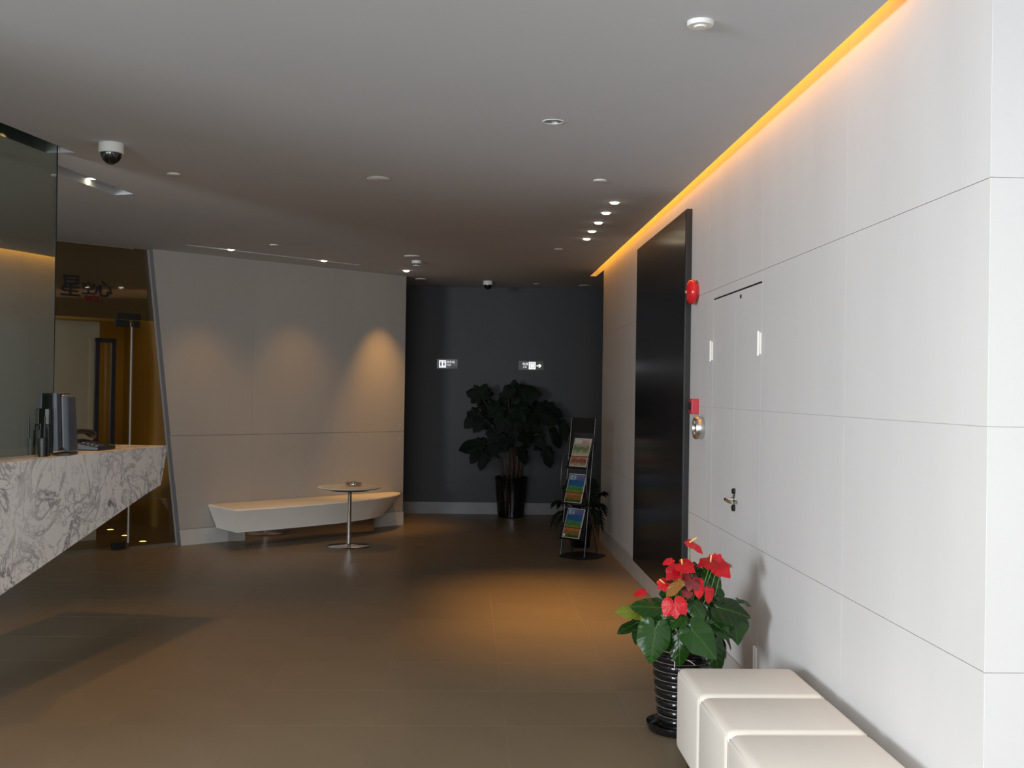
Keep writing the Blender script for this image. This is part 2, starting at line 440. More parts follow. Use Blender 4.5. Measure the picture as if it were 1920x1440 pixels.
# ------------------------------------------------------------------ right wall: panels, door, baseboard
XW = 1.425
wr = structure(MB().box((XW + 0.005, 3.036, 0), (1.75, 11.77, 3.12)).build('wall_right', M['joint']))
rows = [0.15, 0.79, 1.462, 2.145, 3.11]
cols = [3.02, 4.192, 5.40, 6.61, 7.81, 9.01, 10.21, 11.41, 11.78]
g = 0.0012
def wall_panel(ya, yb, za, zb):
    MB().box((XW, ya + g, za + g), (XW + 0.006, yb - g, zb - g)).build('panel', M['plaster'], wr)
DOORY0, DOORY1, DOORZ = 5.40, 6.47, 2.09
for ci in range(len(cols) - 1):
    for ri in range(4):
        ya, yb, za, zb = cols[ci], cols[ci + 1], rows[ri], rows[ri + 1]
        if ci == 2 and ri < 3:
            wall_panel(DOORY1 + g, yb, za, zb)
            if ri == 2: wall_panel(ya, DOORY1 + g, DOORZ + 0.002, zb)
        else: wall_panel(ya, yb, za, zb)
MB().box((XW, 11.78 - 0.006, 0), (1.75, 11.782, 3.02)).build('end_panel', M['plaster'], wr)
structure(MB().box((XW - 0.008, 3.02, 0.0), (XW + 0.011, 11.78, 0.148)).build('baseboard_right', M['baseboard']))

dr = bpy.data.objects.new('door_1', None); COL.objects.link(dr); dr.location = (XW, 5.93, 0); structure(dr)
def dchild(mb, name, mat, **kw):
    o = mb.build(name, mat, dr, **kw); o.matrix_parent_inverse = Matrix.Translation(dr.location).inverted(); return o
mid = (DOORY0 + DOORY1) / 2
for ya, yb in ((DOORY0, mid), (mid, DOORY1)):
    for za, zb in ((0.15, 0.79), (0.79, 1.462), (1.462, DOORZ - 0.006)):
        dchild(MB().box((XW, ya + g, za + g), (XW + 0.012, yb - g, zb - g)), 'door_panel', M['plaster'])
dchild(MB().box((XW + 0.002, DOORY0, DOORZ - 0.0045), (XW + 0.005, DOORY1, DOORZ + 0.002)), 'top_gap', M['ink'])
for hy, hz in ((DOORY0 + 0.018, 1.79), (DOORY1 + 0.02, 1.79), (DOORY0 + 0.02, 0.26), (DOORY1 + 0.02, 0.26)):
    h = MB(); h.box((XW - 0.008, hy - 0.016, hz - 0.052), (XW, hy + 0.016, hz + 0.052))
    h.tube([(XW - 0.010, hy, hz - 0.06), (XW - 0.010, hy, hz + 0.06)], 0.007, 8)
    dchild(h, 'hinge', M['whiteplastic'])
hd = MB(); hd.lathe([(0.026, 0), (0.026, 0.006), (0.020, 0.010), (0.011, 0.012), (0.011, 0.048), (0.0, 0.048)], (XW, mid - 0.04, 0.985), 20, (-1, 0, 0))
hd.tube([(XW - 0.046, mid - 0.035, 0.985), (XW - 0.050, mid - 0.06, 0.985), (XW - 0.046, mid - 0.12, 0.980), (XW - 0.034, mid - 0.135, 0.976)], [0.011, 0.011, 0.010, 0.007], 12)
autosmooth(dchild(hd, 'handle', M['chrome']))
lk = MB(); lk.lathe([(0.018, 0), (0.018, 0.012), (0.012, 0.016), (0.0, 0.016)], (XW, mid - 0.04, 0.940), 16, (-1, 0, 0))
lk.lathe([(0.016, 0), (0.016, 0.012), (0.010, 0.016), (0.0, 0.016)], (XW, mid - 0.04, 1.028), 16, (-1, 0, 0))
autosmooth(dchild(lk, 'lock_cylinder', M['blackmetal']))
kh = MB(); kh.lathe([(0.011, 0.0), (0.011, 0.004), (0.0, 0.004)], (XW, mid - 0.12, 2.052), 12, (-1, 0, 0))
dchild(kh, 'catch', M['ink'])

# near end of the right wall: the return that faces the camera
wn = structure(MB().box((XW + 0.002, 3.026, 0), (3.0, 3.034, 3.11)).build('wall_near_return', M['joint']))
for za, zb in zip(rows[:-1], rows[1:]):
    MB().box((XW + g, 3.02, za + g), (3.0, 3.032, zb - g)).build('panel', M['nearboard'], wn)
MB().box((XW + g, 3.016, 0), (3.0, 3.032, 0.146)).build('panel', M['baseboard'], wn)

# enclosure out of sight
structure(MB().box((3.0, -5.2, 0), (3.15, 3.3, 3.0)).build('wall_entrance_side', M['plaster']))
structure(MB().box((-7, -5.35, 0), (4.2, -5.2, 3.02)).build('wall_rear', M['plaster']))
structure(MB().box((-7.15, -5.2, 0), (-7, 17.5, 3.02)).build('wall_left', material('dark_office_wall', (0.10, 0.10, 0.10), 0.7, noise=0.05)))
structure(MB().box((4.05, 11.78, 0), (4.2, 17.5, 3.02)).build('wall_corridor_end', M['darkwall']))
structure(MB().box((XW + 0.33, 3.3, 0), (1.80, 11.77, 3.02)).build('wall_right_backing', M['joint']))

# ------------------------------------------------------------------ black panel
bpn = thing('wall_panel', (1.40, 8.2, 0.16), 'tall glossy black panel mounted on the white right wall beside the red alarm bell', 'panel')
def pchild(parent, mb, name, mat, smooth=None, **kw):
    o = mb.build(name, mat, parent, **kw)
    o.matrix_parent_inverse = (Matrix.Translation(parent.location) @ parent.rotation_euler.to_matrix().to_4x4()).inverted()
    if smooth: autosmooth(o, smooth)
    return o
pchild(bpn, MB().box((1.388, 7.125, 0.16), (XW, 9.20, 2.722)), 'frame', M['blackmetal'], bevel=0.002)
pchild(bpn, MB().box((1.384, 7.14, 0.172), (1.388, 9.188, 2.710)), 'face', M['blackpanel'])

# ------------------------------------------------------------------ back wall
wb = structure(MB().box((-7, 14.05, 0), (4.2, 14.2, 3.0)).build('wall_back', M['darkwall']))
structure(MB().box((-7, 14.035, 0), (4.05, 14.05, 0.145)).build('baseboard_back', M['darkbase']))

# ------------------------------------------------------------------ slanting white wall
TH = 0.085
wa = structure(MB().prism([W(-2.744, 0.012, 0), W(0, 0.012, 0), W(0, 0.012, CEIL), W(-3.092, 0.012, CEIL)], NW * (TH - 0.012)).build('wall_angled', M['boardjoint']))
def edge_s(z): return -2.749 - (3.097 - 2.749) * z / 2.83
wr_rows = [0.155, 1.062, CEIL]
wr_cols = [None, -1.985, -0.99, 0.0]
for za, zb in zip(wr_rows[:-1], wr_rows[1:]):
    for i in range(3):
        a0 = edge_s(za) if i == 0 else wr_cols[i] + 0.0007; a1 = edge_s(zb) if i == 0 else wr_cols[i] + 0.0007
        b = wr_cols[i + 1] - (0.0007 if i < 2 else 0)
        z0, z1 = za + 0.002, zb - (0.002 if zb < CEIL else 0)
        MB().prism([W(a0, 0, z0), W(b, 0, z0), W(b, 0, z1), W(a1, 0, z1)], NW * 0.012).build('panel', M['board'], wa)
for z in (0.985, 1.136):
    MB().lathe([(0.009, 0), (0.009, 0.003), (0, 0.003)], W(-0.06, 0, z), 10, -NW).build('screw_cap', M['joint'], wa)
structure(MB().prism([W(edge_s(0), -0.006, 0), W(0.006, -0.006, 0), W(0.006, -0.006, 0.153), W(edge_s(0.153), -0.006, 0.153)], NW * 0.012).build('baseboard_angled', M['baseboard']))
# sloping metal trim at the end of the wall
MB().prism([W(edge_s(0), 0.0005, 0), W(edge_s(0) + 0.004, 0.0005, 0), W(edge_s(CEIL) + 0.004, 0.0005, CEIL), W(edge_s(CEIL), 0.0005, CEIL)], NW * (TH - 0.002)).build('end_cap', material('mauve_grey_edge', (0.19, 0.175, 0.18), 0.5, noise=0.04), wa)
structure(MB().prism([W(edge_s(0) - 0.007, 0.07, 0), W(edge_s(0) - 0.0005, 0.07, 0), W(edge_s(CEIL) - 0.0005, 0.07, CEIL), W(edge_s(CEIL) - 0.007, 0.07, CEIL)], NW * 0.024).build('trim_1', material('satin_metal_trim', (0.42, 0.41, 0.40), 0.5, metal=0.3, noise=0.04)))

# ------------------------------------------------------------------ glazed shop front beyond the counter
FN = 0.095
sf = structure(MB().prism([W(-5.4, FN, 2.155), W(-2.6, FN, 2.155), W(-2.6, FN, CEIL), W(-5.4, FN, CEIL)], NW * 0.012).build('window_1', M['brownfilm']))
MB().prism([W(-3.225, FN, 0.02), W(-2.6, FN, 0.02), W(-2.6, FN, 2.15), W(-3.225, FN, 2.15)], NW * 0.012).build('side_pane', M['clearglass'], sf)
MB().prism([W(-3.24, FN - 0.004, CEIL - 0.007), W(-5.4, FN - 0.004, CEIL - 0.007), W(-5.4, FN - 0.004, CEIL), W(-3.24, FN - 0.004, CEIL)], NW * 0.02).build('top_channel', M['silver'], sf)
MB().prism([W(-3.225, FN - 0.004, 0), W(-2.6, FN - 0.004, 0), W(-2.6, FN - 0.004, 0.022), W(-3.225, FN - 0.004, 0.022)], NW * 0.02).build('bottom_channel', M['silver'], sf)
d2 = bpy.data.objects.new('door_2', None); COL.objects.link(d2); d2.location = W(-3.25, FN, 0); structure(d2)
pchild(d2, MB().prism([W(-4.20, FN, 0.03), W(-3.25, FN, 0.03), W(-3.25, FN, 2.135), W(-4.20, FN, 2.135)], NW * 0.012), 'door_pane', M['clearglass'])
pchild(d2, MB().prism([W(-3.252, FN - 0.001, 0.06), W(-3.238, FN - 0.001, 0.06), W(-3.238, FN - 0.001, 2.09), W(-3.252, FN - 0.001, 2.09)], NW * 0.014), 'edge_strip', material('polished_glass_edge', (0.55, 0.55, 0.50), 0.3, noise=0.05))
for s0, s1, z0, z1 in ((-3.41, -3.27, 2.085, 2.150), (-3.40, -3.17, 2.158, 2.215), (-3.40, -3.27, 0.005, 0.07), (-3.235, -3.17, 2.085, 2.150)):
    pchild(d2, MB().prism([W(s0, FN - 0.012, z0), W(s1, FN - 0.012, z0), W(s1, FN - 0.012, z1), W(s0, FN - 0.012, z1)], NW * 0.036), 'patch_fitting', M['blackmetal'], bevel=0.003)
hb = MB(); hs0, hs1, hz0, hz1 = -3.60, -3.445, 0.45, 1.95
for a, b in (((hs0, hz0), (hs0, hz1)), ((hs1, hz0), (hs1, hz1)), ((hs0, hz0), (hs1, hz0)), ((hs0, hz1), (hs1, hz1))):
    p, q = W(a[0], FN - 0.05, a[1]), W(b[0], FN - 0.05, b[1])
    t = (q - p).normalized(); w = NW.cross(t)
    hb.obox((p + q) / 2, (q - p) / 2 + t * 0.02, w * 0.02, NW * 0.016)
for z in (0.65, 1.75):
    hb.tube([W(hs1, FN - 0.05, z), W(hs1, FN, z)], 0.012, 10)
pchild(d2, hb, 'pull_handle', M['blackplastic'])

sg = thing('shop_sign', W(-3.91, FN, 2.2), 'black brush-style characters with small red characters on the brown glass above the shop door', 'sign')
S_ORG = W(-3.93, FN - 0.012, 2.325)
def sgtext(body, s, z, size, mat, name, sx=1.0, bold=0.0):
    o = text_mesh(name, body, size, mat, None, W(s, FN - 0.0005, z), DW, (0, 0, 1), depth=0.010, sx=sx)
    o.parent = sg; o.matrix_parent_inverse = Matrix.Translation(sg.location).inverted()
    if bold:
        md = o.modifiers.new('thick', 'SOLIDIFY'); md.thickness = bold; md.offset = 0
    return o
sgtext('\u661f', -3.935, 2.355, 0.215, M['ink'], 'character', 0.92, 0.006)
sgtext('\u7a7a', -3.735, 2.375, 0.130, M['ink'], 'character', 1.0, 0.004)
sgtext('\u5fc3', -3.615, 2.365, 0.165, M['ink'], 'character', 1.05, 0.006)
sgtext('\u5496\u5561\u5385', -3.71, 2.305, 0.068, M['redink'], 'small_lettering', 0.85)
for z in (2.46, 2.38, 2.30, 2.22):
    sgtext('\u25aa', -3.985, z, 0.05, M['redink'], 'small_lettering', 0.6)

# shop interior seen through the glass
wp = structure(MB().prism([W(-6.2, 0.9, 0), W(-3.185, 0.9, 0), W(-3.185, 0.9, 2.165), W(-6.2, 0.9, 2.165)], NW * 0.1).build('wall_shop_partition', M['greywall']))
structure(MB().prism([W(-6.2, 2.3, 0), W(-1.9, 2.3, 0), W(-1.9, 2.3, CEIL), W(-6.2, 2.3, CEIL)], NW * 0.1).build('wall_shop_rear', M['gold']))
structure(MB().prism([W(-2.25, 0.12, 0), W(-2.15, 0.12, 0), W(-2.15, 0.12, CEIL), W(-2.25, 0.12, CEIL)], NW * 2.2).build('wall_shop_side', M['gold']))
floor_lights = [((-3.759, 12.114), 'farthest of three small yellow floor lights behind the shop glass'),
                ((-3.465, 11.654), 'middle one of three small yellow floor lights behind the shop glass'),
                ((-3.166, 11.229), 'yellow floor light nearest the sloping white wall end behind the glass')]
for (x, y), lab in floor_lights:
    t = thing('floor_light', (x, y, 0), lab, 'light', 'recessed floor lights in the shop')
    pchild(t, MB().lathe([(0.050, 0), (0.050, 0.004), (0.034, 0.005), (0.034, 0.001)], (x, y, 0), 20, cap=False), 'trim_ring', M['silver'])
    pchild(t, MB().lathe([(0.034, 0.002), (0.030, 0.006), (0, 0.008)], (x, y, 0), 20), 'lens', M['floorlens'])
    spot_light('floor_lamp_beam', (x, y, 0.02), (0.12, 0.05, 1), 7, (1.0, 0.70, 0.20), 100, 0.7, 0.03)

sp_ = W(-2.6, 1.1, CEIL - 0.05)
spot_light('shop_fill_light', sp_, (0.05, 0.25, -1), 13, (1.0, 0.72, 0.40), 120, 1.0, 0.05)  # unseen fill added inside the shop to brighten the gold walls
# ------------------------------------------------------------------ reception counter
rc = thing('reception_counter', K(0, 0.3, 0), 'wedge-shaped reception counter clad in white marble with grey veins', 'counter')
front = [K(-3.0, 0, 1.1465), K(-3.0, 0, 0), K(-2.07, 0, 0.0), K(0.0, 0, 0.486), K(1.582, 0, 0.856), K(1.784, 0, 0.897), K(1.876, 0, 1.1465)]
pchild(rc, MB().prism(front, NC * 0.02), 'front_panel', M['marble'])
body = [K(-2.98, 0.02, 1.12), K(-2.98, 0.02, 0.0), K(-2.05, 0.02, 0.004), K(0.0, 0.02, 0.49), K(1.57, 0.02, 0.86), K(1.765, 0.02, 0.90), K(1.85, 0.02, 1.12)]
pchild(rc, MB().prism(body, NC * 0.60), 'body', M['blackmetal'])
pchild(rc, MB().prism([K(-3.0, 0.0202, 1.127), K(1.876, 0.0202, 1.127), K(1.876, 0.0202, 1.147), K(-3.0, 0.0202, 1.147)], NC * 0.62), 'countertop', M['marble'])

gs = thing('glass_screen', K(-1, 0.12, 1.147), 'tall grey reflective glass screen standing on the marble reception counter', 'screen')
GT = 0.668; GN = 0.115
pchild(gs, MB().prism([K(-3.0, GN, 1.152), K(GT, GN, 1.152), K(GT, GN, CEIL + 0.10), K(-3.0, GN, CEIL + 0.10)], NC * 0.012), 'glass_sheet', M['screen_glass'])
pchild(gs, MB().prism([K(-3.0, GN - 0.008, 1.1475), K(GT, GN - 0.008, 1.1475), K(GT, GN - 0.008, 1.158), K(-3.0, GN - 0.008, 1.158)], NC * 0.028), 'bottom_channel', material('satin_channel', (0.42, 0.43, 0.42), 0.35, metal=0.4, noise=0.03))
pchild(gs, MB().prism([K(GT, GN - 0.002, 1.152), K(GT + 0.008, GN - 0.002, 1.152), K(GT + 0.008, GN - 0.002, CEIL + 0.10), K(GT, GN - 0.002, CEIL + 0.10)], NC * 0.016), 'edge_seal', M['ink'])

def KL(t, n, z): return K(t - 0.055, n, 1.147 + z)
# monitor, seen along its edge
MU = Vector((-0.04, 1.0, 0)).normalized(); MV = Vector((-MU.y, MU.x, 0)); MO = K(0.615, 0.078, 1.1472)
def MP(a, b, z): return MO + MU * a + MV * b + Vector((0, 0, z))
mo = thing('monitor', MO, 'slate-grey computer monitor seen edge-on at the end of the glass screen', 'monitor')
pchild(mo, MB().prism([MP(0, 0.0, 0.025), MP(0, -0.028, 0.025), MP(0, -0.016, 0.345), MP(0, 0.006, 0.345)], MU * 0.25), 'screen_bezel', M['monitor'], bevel=0.005)
pchild(mo, MB().prism([MP(0.015, 0.0012, 0.04), MP(0.235, 0.0012, 0.04), MP(0.235, 0.0062, 0.33), MP(0.015, 0.0062, 0.33)], MV * 0.0015), 'screen', M['blackplastic'])
bk = MB()
lo = [MP(0.03, -0.038, 0.035), MP(0.225, -0.038, 0.035), MP(0.20, -0.078, 0.012), MP(0.05, -0.074, 0.012)]
hi = [MP(0.03, -0.026, 0.338), MP(0.225, -0.026, 0.338), MP(0.20, -0.058, 0.328), MP(0.05, -0.060, 0.328)]
bk.add(lo + hi, [(3, 2, 1, 0), (4, 5, 6, 7), (0, 1, 5, 4), (1, 2, 6, 5), (2, 3, 7, 6), (3, 0, 4, 7)])
pchild(mo, bk, 'rear_shell', M['monitor'], bevel=0.012)
pchild(mo, MB().prism([MP(0.04, -0.034, 0.04), MP(0.21, -0.034, 0.04), MP(0.21, -0.022, 0.334), MP(0.04, -0.022, 0.334)], MV * 0.006), 'shadow_gap', M['ink'])
pchild(mo, MB().prism([MP(0.04, -0.076, 0), MP(0.20, -0.076, 0), MP(0.20, 0.015, 0), MP(0.04, 0.015, 0)], (0, 0, 0.014)), 'foot', M['blackplastic'], bevel=0.004)

# pen holder
ph = thing('pen_holder', K(0.520, 0.083, 1.1475), 'dark pen holder with pens by the glass edge left of the monitor', 'holder')
pc = K(0.520, 0.083, 1.1475)
pchild(ph, MB().lathe([(0.019, 0), (0.021, 0.10), (0.018, 0.10), (0.017, 0.01), (0, 0.01)], pc, 18), 'cup', M['blackplastic'], smooth=40)
for dx, dy, h, m_ in ((-0.012, 0.005, 0.21, 'blackmetal'), (0.010, -0.006, 0.255, 'blackplastic'), (0.0, 0.012, 0.19, 'ink'), (-0.012, -0.008, 0.17, 'blackplastic')):
    pchild(ph, MB().tube([pc + Vector((dx, dy, 0.012)), pc + Vector((dx * 1.3, dy * 1.3, h * 0.85))], 0.005, 8), 'pen', M[m_])
cb = K(0.575, 0.088, 1.1475)
bx = thing('desk_box', cb, 'small upright black box standing between the pen holder and the monitor', 'box')
pchild(bx, MB().box((cb.x - 0.011, cb.y - 0.011, cb.z), (cb.x + 0.011, cb.y + 0.011, cb.z + 0.17)), 'case', M['blackplastic'], bevel=0.004)
pchild(bx, MB().box((cb.x - 0.013, cb.y - 0.013, cb.z + 0.17), (cb.x + 0.013, cb.y + 0.013, cb.z + 0.26)), 'lid', M['blackplastic'], bevel=0.004)

# telephone
tp = thing('telephone', K(1.32, 0.22, 1.147), 'black desk telephone with curved handset on the marble counter', 'telephone')
pchild(tp, MB().add([KL(1.20, 0.10, 0), KL(1.42, 0.10, 0), KL(1.42, 0.32, 0), KL(1.20, 0.32, 0), KL(1.20, 0.10, 0.022), KL(1.42, 0.10, 0.022), KL(1.42, 0.32, 0.062), KL(1.20, 0.32, 0.062)],
       [(3, 2, 1, 0), (4, 5, 6, 7), (0, 1, 5, 4), (1, 2, 6, 5), (2, 3, 7, 6), (3, 0, 4, 7)]), 'base', M['blackplastic'], bevel=0.006)
hp = [KL(1.16 + 0.30 * i / 10, 0.27, 0.080 + 0.030 * math.sin(PI * i / 10)) for i in range(11)]
pchild(tp, MB().tube(hp, [0.024, 0.028, 0.022, 0.017, 0.016, 0.016, 0.016, 0.017, 0.022, 0.028, 0.024], 10), 'handset', M['blackplastic'], smooth=60)
for i in range(4):
    for j in range(3):
        c = KL(1.25 + j * 0.03, 0.13 + i * 0.028, 0.029 + i * 0.005)
        pchild(tp, MB().obox(c, DC * 0.010, NC * 0.009, (0, 0, 0.003)), 'key', M['monitor'])
cp = []
for i in range(60):
    a = i * 0.9; f = i / 59
    cp.append(KL(1.44 + 0.16 * f, 0.22 - 0.05 * math.sin(f * PI) + 0.006 * math.cos(a), 0.012 + 0.006 * math.sin(a)))
pchild(tp, MB().tube(cp, 0.0035, 6), 'cord', M['blackplastic'], smooth=60)

# ------------------------------------------------------------------ white bench
bn = thing('bench', W(-1.3, -0.3, 0), 'long low white bench with a pointed curved end along the slanting wall', 'bench')
def bez(p0, p1, p2, p3, n=8):
    out = []
    for i in range(n + 1):
        t = i / n
        out.append(tuple((1 - t) ** 3 * a + 3 * t * (1 - t) ** 2 * b + 3 * t * t * (1 - t) * c + t ** 3 * d for a, b, c, d in zip(p0, p1, p2, p3)))
    return out
top = [(-2.475, -0.012), (-2.545, -0.615), (-2.12, -0.640), (-1.65, -0.628), (-1.215, -0.580), (-0.74, -0.470)] + bez((-0.62, -0.43), (-0.40, -0.36), (-0.16, -0.22), (-0.13, -0.10), 6) + [(-0.14, -0.03), (-0.17, -0.012)]
bot = [(-2.390, -0.030), (-2.445, -0.500), (-2.10, -0.510), (-1.65, -0.500), (-1.215, -0.470), (-0.78, -0.360)] + bez((-0.66, -0.31), (-0.50, -0.24), (-0.36, -0.14), (-0.33, -0.07), 6) + [(-0.34, -0.03), (-0.36, -0.025)]
b = MB(); n = len(top)
rings = [[W(s, q, 0.15) for s, q in bot], [W(s, q, 0.16) for s, q in bot], [W(s, q, 0.372) for s, q in top],
         [W(s * 0.995 - 0.006, q * 0.985, 0.383) for s, q in top], [W(s * 0.985 - 0.02, q * 0.955 - 0.005, 0.386) for s, q in top]]
vs = [p for r in rings for p in r]
fs = [(j * n + i, j * n + (i + 1) % n, (j + 1) * n + (i + 1) % n, (j + 1) * n + i) for j in range(len(rings) - 1) for i in range(n)]
fs += [tuple(range(n - 1, -1, -1)), tuple((len(rings) - 1) * n + i for i in range(n))]
b.add(vs, fs); pchild(bn, b, 'seat', M['benchwhite'], smooth=38)
pchild(bn, MB().prism([W(-2.30, -0.41, 0.0), W(-0.667, -0.33, 0.0), W(-0.60, -0.02, 0.0), W(-2.25, -0.02, 0.0)], (0, 0, 0.15)), 'plinth', M['mirror'])

# ------------------------------------------------------------------ round table and ashtray
TB = Vector((-1.125, 11.03, 0))
tb = thing('pedestal_table', TB, 'small round white table on a chrome pedestal in front of the white bench', 'table')
pchild(tb, MB().lathe([(0.285, 0.566), (0.305, 0.575), (0.309, 0.580), (0.307, 0.585), (0, 0.586)], TB, 56), 'tabletop', M['whiteplastic'], smooth=40)
pchild(tb, MB().lathe([(0.195, 0.548), (0.21, 0.556), (0.21, 0.566)], TB, 40), 'under_disc', M['blackmetal'], smooth=40)
pchild(tb, MB().lathe([(0.055, 0.548), (0.040, 0.540), (0.024, 0.528), (0.0205, 0.515), (0.0205, 0.030), (0.032, 0.020)], TB, 24), 'stem', M['chrome'], smooth=40)
pchild(tb, MB().lathe([(0.205, 0.0), (0.207, 0.006), (0.200, 0.012), (0.06, 0.020), (0.03, 0.024), (0.0, 0.024)], TB, 48), 'base', M['chrome'], smooth=40)
AS = TB + Vector((0.03, 0.05, 0.587))
ah = thing('ashtray', AS, 'round clear glass ashtray on the small white pedestal table', 'ashtray')
pchild(ah, MB().lathe([(0.066, 0.0), (0.078, 0.006), (0.082, 0.030), (0.078, 0.036), (0.070, 0.034), (0.060, 0.012), (0, 0.010)], AS, 32), 'dish', M['ashglass'], smooth=50)
pchild(ah, MB().lathe([(0.014, 0.010), (0.018, 0.030), (0.012, 0.044), (0, 0.047)], AS, 16), 'centre_knob', M['chrome'], smooth=50)

# ------------------------------------------------------------------ direction signs on the back wall
YB = 14.05
sl = thing('toilet_sign', (-0.24, YB, 1.865), 'small lit white toilet pictogram sign on the dark wall, left of the plant', 'sign')
pl_dark = material('dark_sign_plate', (0.018, 0.020, 0.026), 0.3, noise=0.1)
pl_olive = material('olive_sign_plate', (0.055, 0.065, 0.035), 0.4, noise=0.3, nscale=30)
def bplate(par, xa, xb, za, zb, y, th, name, mat):
    return pchild(par, MB().box((xa, y - th, za), (xb, y, zb)), name, mat)
bplate(sl, -0.375, -0.118, 1.808, 1.925, YB, 0.012, 'plate', pl_dark)
bplate(sl, -0.215, -0.120, 1.808, 1.848, YB - 0.012, 0.001, 'plate_corner', pl_olive)
bplate(sl, -0.348, -0.262, 1.820, 1.912, YB - 0.012, 0.004, 'pictogram_panel', M['signlight'])
for cx in (-0.325, -0.287):
    p = MB(); y = YB - 0.016
    p.lathe([(0.0065, 0), (0.0065, 0.002), (0, 0.002)], (cx, y, 1.893), 12, (0, -1, 0))
    if cx < -0.3: p.prism([(cx - 0.009, y, 1.883), (cx + 0.009, y, 1.883), (cx + 0.009, y, 1.856), (cx + 0.005, y, 1.834), (cx - 0.005, y, 1.834), (cx - 0.009, y, 1.856)], (0, -0.002, 0))
    else: p.prism([(cx - 0.005, y, 1.883), (cx + 0.005, y, 1.883), (cx + 0.012, y, 1.852), (cx + 0.004, y, 1.852), (cx + 0.004, y, 1.834), (cx - 0.004, y, 1.834), (cx - 0.004, y, 1.852), (cx - 0.012, y, 1.852)], (0, -0.002, 0))
    pchild(sl, p, 'figure', M['ink'])
def lit_text(par, body, x, z, size, sx=1.0):
    o = text_mesh('lettering', body, size, M['signlight'], None, (x, YB - 0.0125, z), (1, 0, 0), (0, 0, 1), depth=0.003, sx=sx)
    o.parent = par; o.matrix_parent_inverse = Matrix.Translation(par.location).inverted(); return o
lit_text(sl, '\u6d17\u624b\u95f4', -0.256, 1.876, 0.036, 0.95)
lit_text(sl, 'Toilet', -0.256, 1.845, 0.030, 0.8)
sr = thing('lift_sign', (0.80, YB, 1.865), 'small lit lift sign with a right-pointing arrow on the dark wall above the plant', 'sign')
bplate(sr, 0.645, 0.958, 1.805, 1.920, YB, 0.012, 'plate', pl_dark)
bplate(sr, 0.875, 0.957, 1.806, 1.919, YB - 0.012, 0.001, 'plate_corner', pl_olive)
bplate(sr, 0.772, 0.858, 1.816, 1.908, YB - 0.012, 0.004, 'pictogram_panel', M['signlight'])
fr = MB(); y = YB - 0.016
for xa, xb, za, zb in ((0.788, 0.792, 1.832, 1.892), (0.838, 0.842, 1.832, 1.892), (0.788, 0.842, 1.890, 1.893), (0.788, 0.842, 1.830, 1.833), (0.8135, 0.8165, 1.832, 1.892)):
    fr.box((xa, y - 0.002, za), (xb, y, zb))
pchild(sr, fr, 'lift_figure', pl_olive)
y = YB - 0.013
pchild(sr, MB().prism([(0.868, y, 1.852), (0.902, y, 1.852), (0.894, y, 1.836), (0.908, y, 1.836), (0.932, y, 1.860), (0.908, y, 1.884), (0.894, y, 1.884), (0.902, y, 1.868), (0.868, y, 1.868)], (0, -0.003, 0)), 'arrow', M['signlight'])
lit_text(sr, '\u7535\u68af', 0.690, 1.866, 0.040, 0.95)
lit_text(sr, 'Lift', 0.700, 1.832, 0.034, 1.1)

# ------------------------------------------------------------------ leaves
def leaf_mesh(L, Wd, cup=0.15, droop=0.15, lobes=True, cuts=0, fold=0.2, nseg=48, rings=5, wav=0.03):
    """heart-shaped blade: stalk joint at the origin, tip along +Y, face up +Z"""
    half = Wd / 2; b = MB(); uv = []
    def outline(a):                       # a: angle from the tip direction, 0..pi
        d = a / PI
        tab = [(0, L), (0.06, L * 0.86), (0.14, L * 0.70), (0.25, half * 1.12 + L * 0.10), (0.40, half * 1.03), (0.52, half * 1.0), (0.66, half * 0.92 if lobes else half * 0.6), (0.80, half * 0.80 if lobes else half * 0.35), (0.90, half * 0.58 if lobes else half * 0.22), (0.97, half * 0.30 if lobes else half * 0.12), (1.0, 0.04 * L)]
        for (d0, r0), (d1, r1) in zip(tab[:-1], tab[1:]):
            if d <= d1:
                q_ = (d - d0) / (d1 - d0); r = r0 + (r1 - r0) * q_; break
        if cuts: r *= 1 - 0.22 * (0.5 + 0.5 * math.cos(a * cuts)) * (1 if 0.12 < d < 0.92 else 0)
        return r
    def smooth_outline(a):
        return sum(outline(min(PI, abs(a + k_ * 0.05))) * w_ for k_, w_ in ((-2, 0.12), (-1, 0.22), (0, 0.32), (1, 0.22), (2, 0.12))) if 0.1 < a < 2.9 else outline(a)
    vs = [(0, 0, 0)]; uv.append((0, 0))
    for k in range(1, rings + 1):
        fr_ = k / rings
        for i in range(nseg):
            a = -PI + 2 * PI * i / nseg
            r = smooth_outline(abs(a)) * fr_
            x, y = r * math.sin(a), r * math.cos(a)
            z = fold * abs(x) * (1 - 0.6 * abs(x) / half) - droop * (y / L) ** 2 * L * (1 if y > 0 else 0.6) + cup * (x * x) / half * -1
            z += wav * L * math.sin(a * 5 + L * 50) * fr_ ** 2 + 0.4 * wav * L * math.sin(a * 11 + L * 90) * fr_ ** 3
            vs.append((x, y, z)); uv.append((x / Wd, y / L))
    fs = [(0, 1 + i, 1 + (i + 1) % nseg) for i in range(nseg)]
    for k in range(rings - 1):
        for i in range(nseg):
            p = 1 + k * nseg + i; q = 1 + k * nseg + (i + 1) % nseg
            fs.append((p, p + nseg, q + nseg, q))
    b.v = vs; b.f = fs; b.uv = uv
    return b
def frame_from(base, tip, up):
    y = (Vector(tip) - Vector(base)).normalized(); z = Vector(up); z = (z - y * z.dot(y)).normalized(); x = y.cross(z)
    return Matrix((x, y, z)).transposed().to_4x4() if False else Matrix.Translation(Vector(base)) @ Matrix((x, y, z)).transposed().to_4x4()
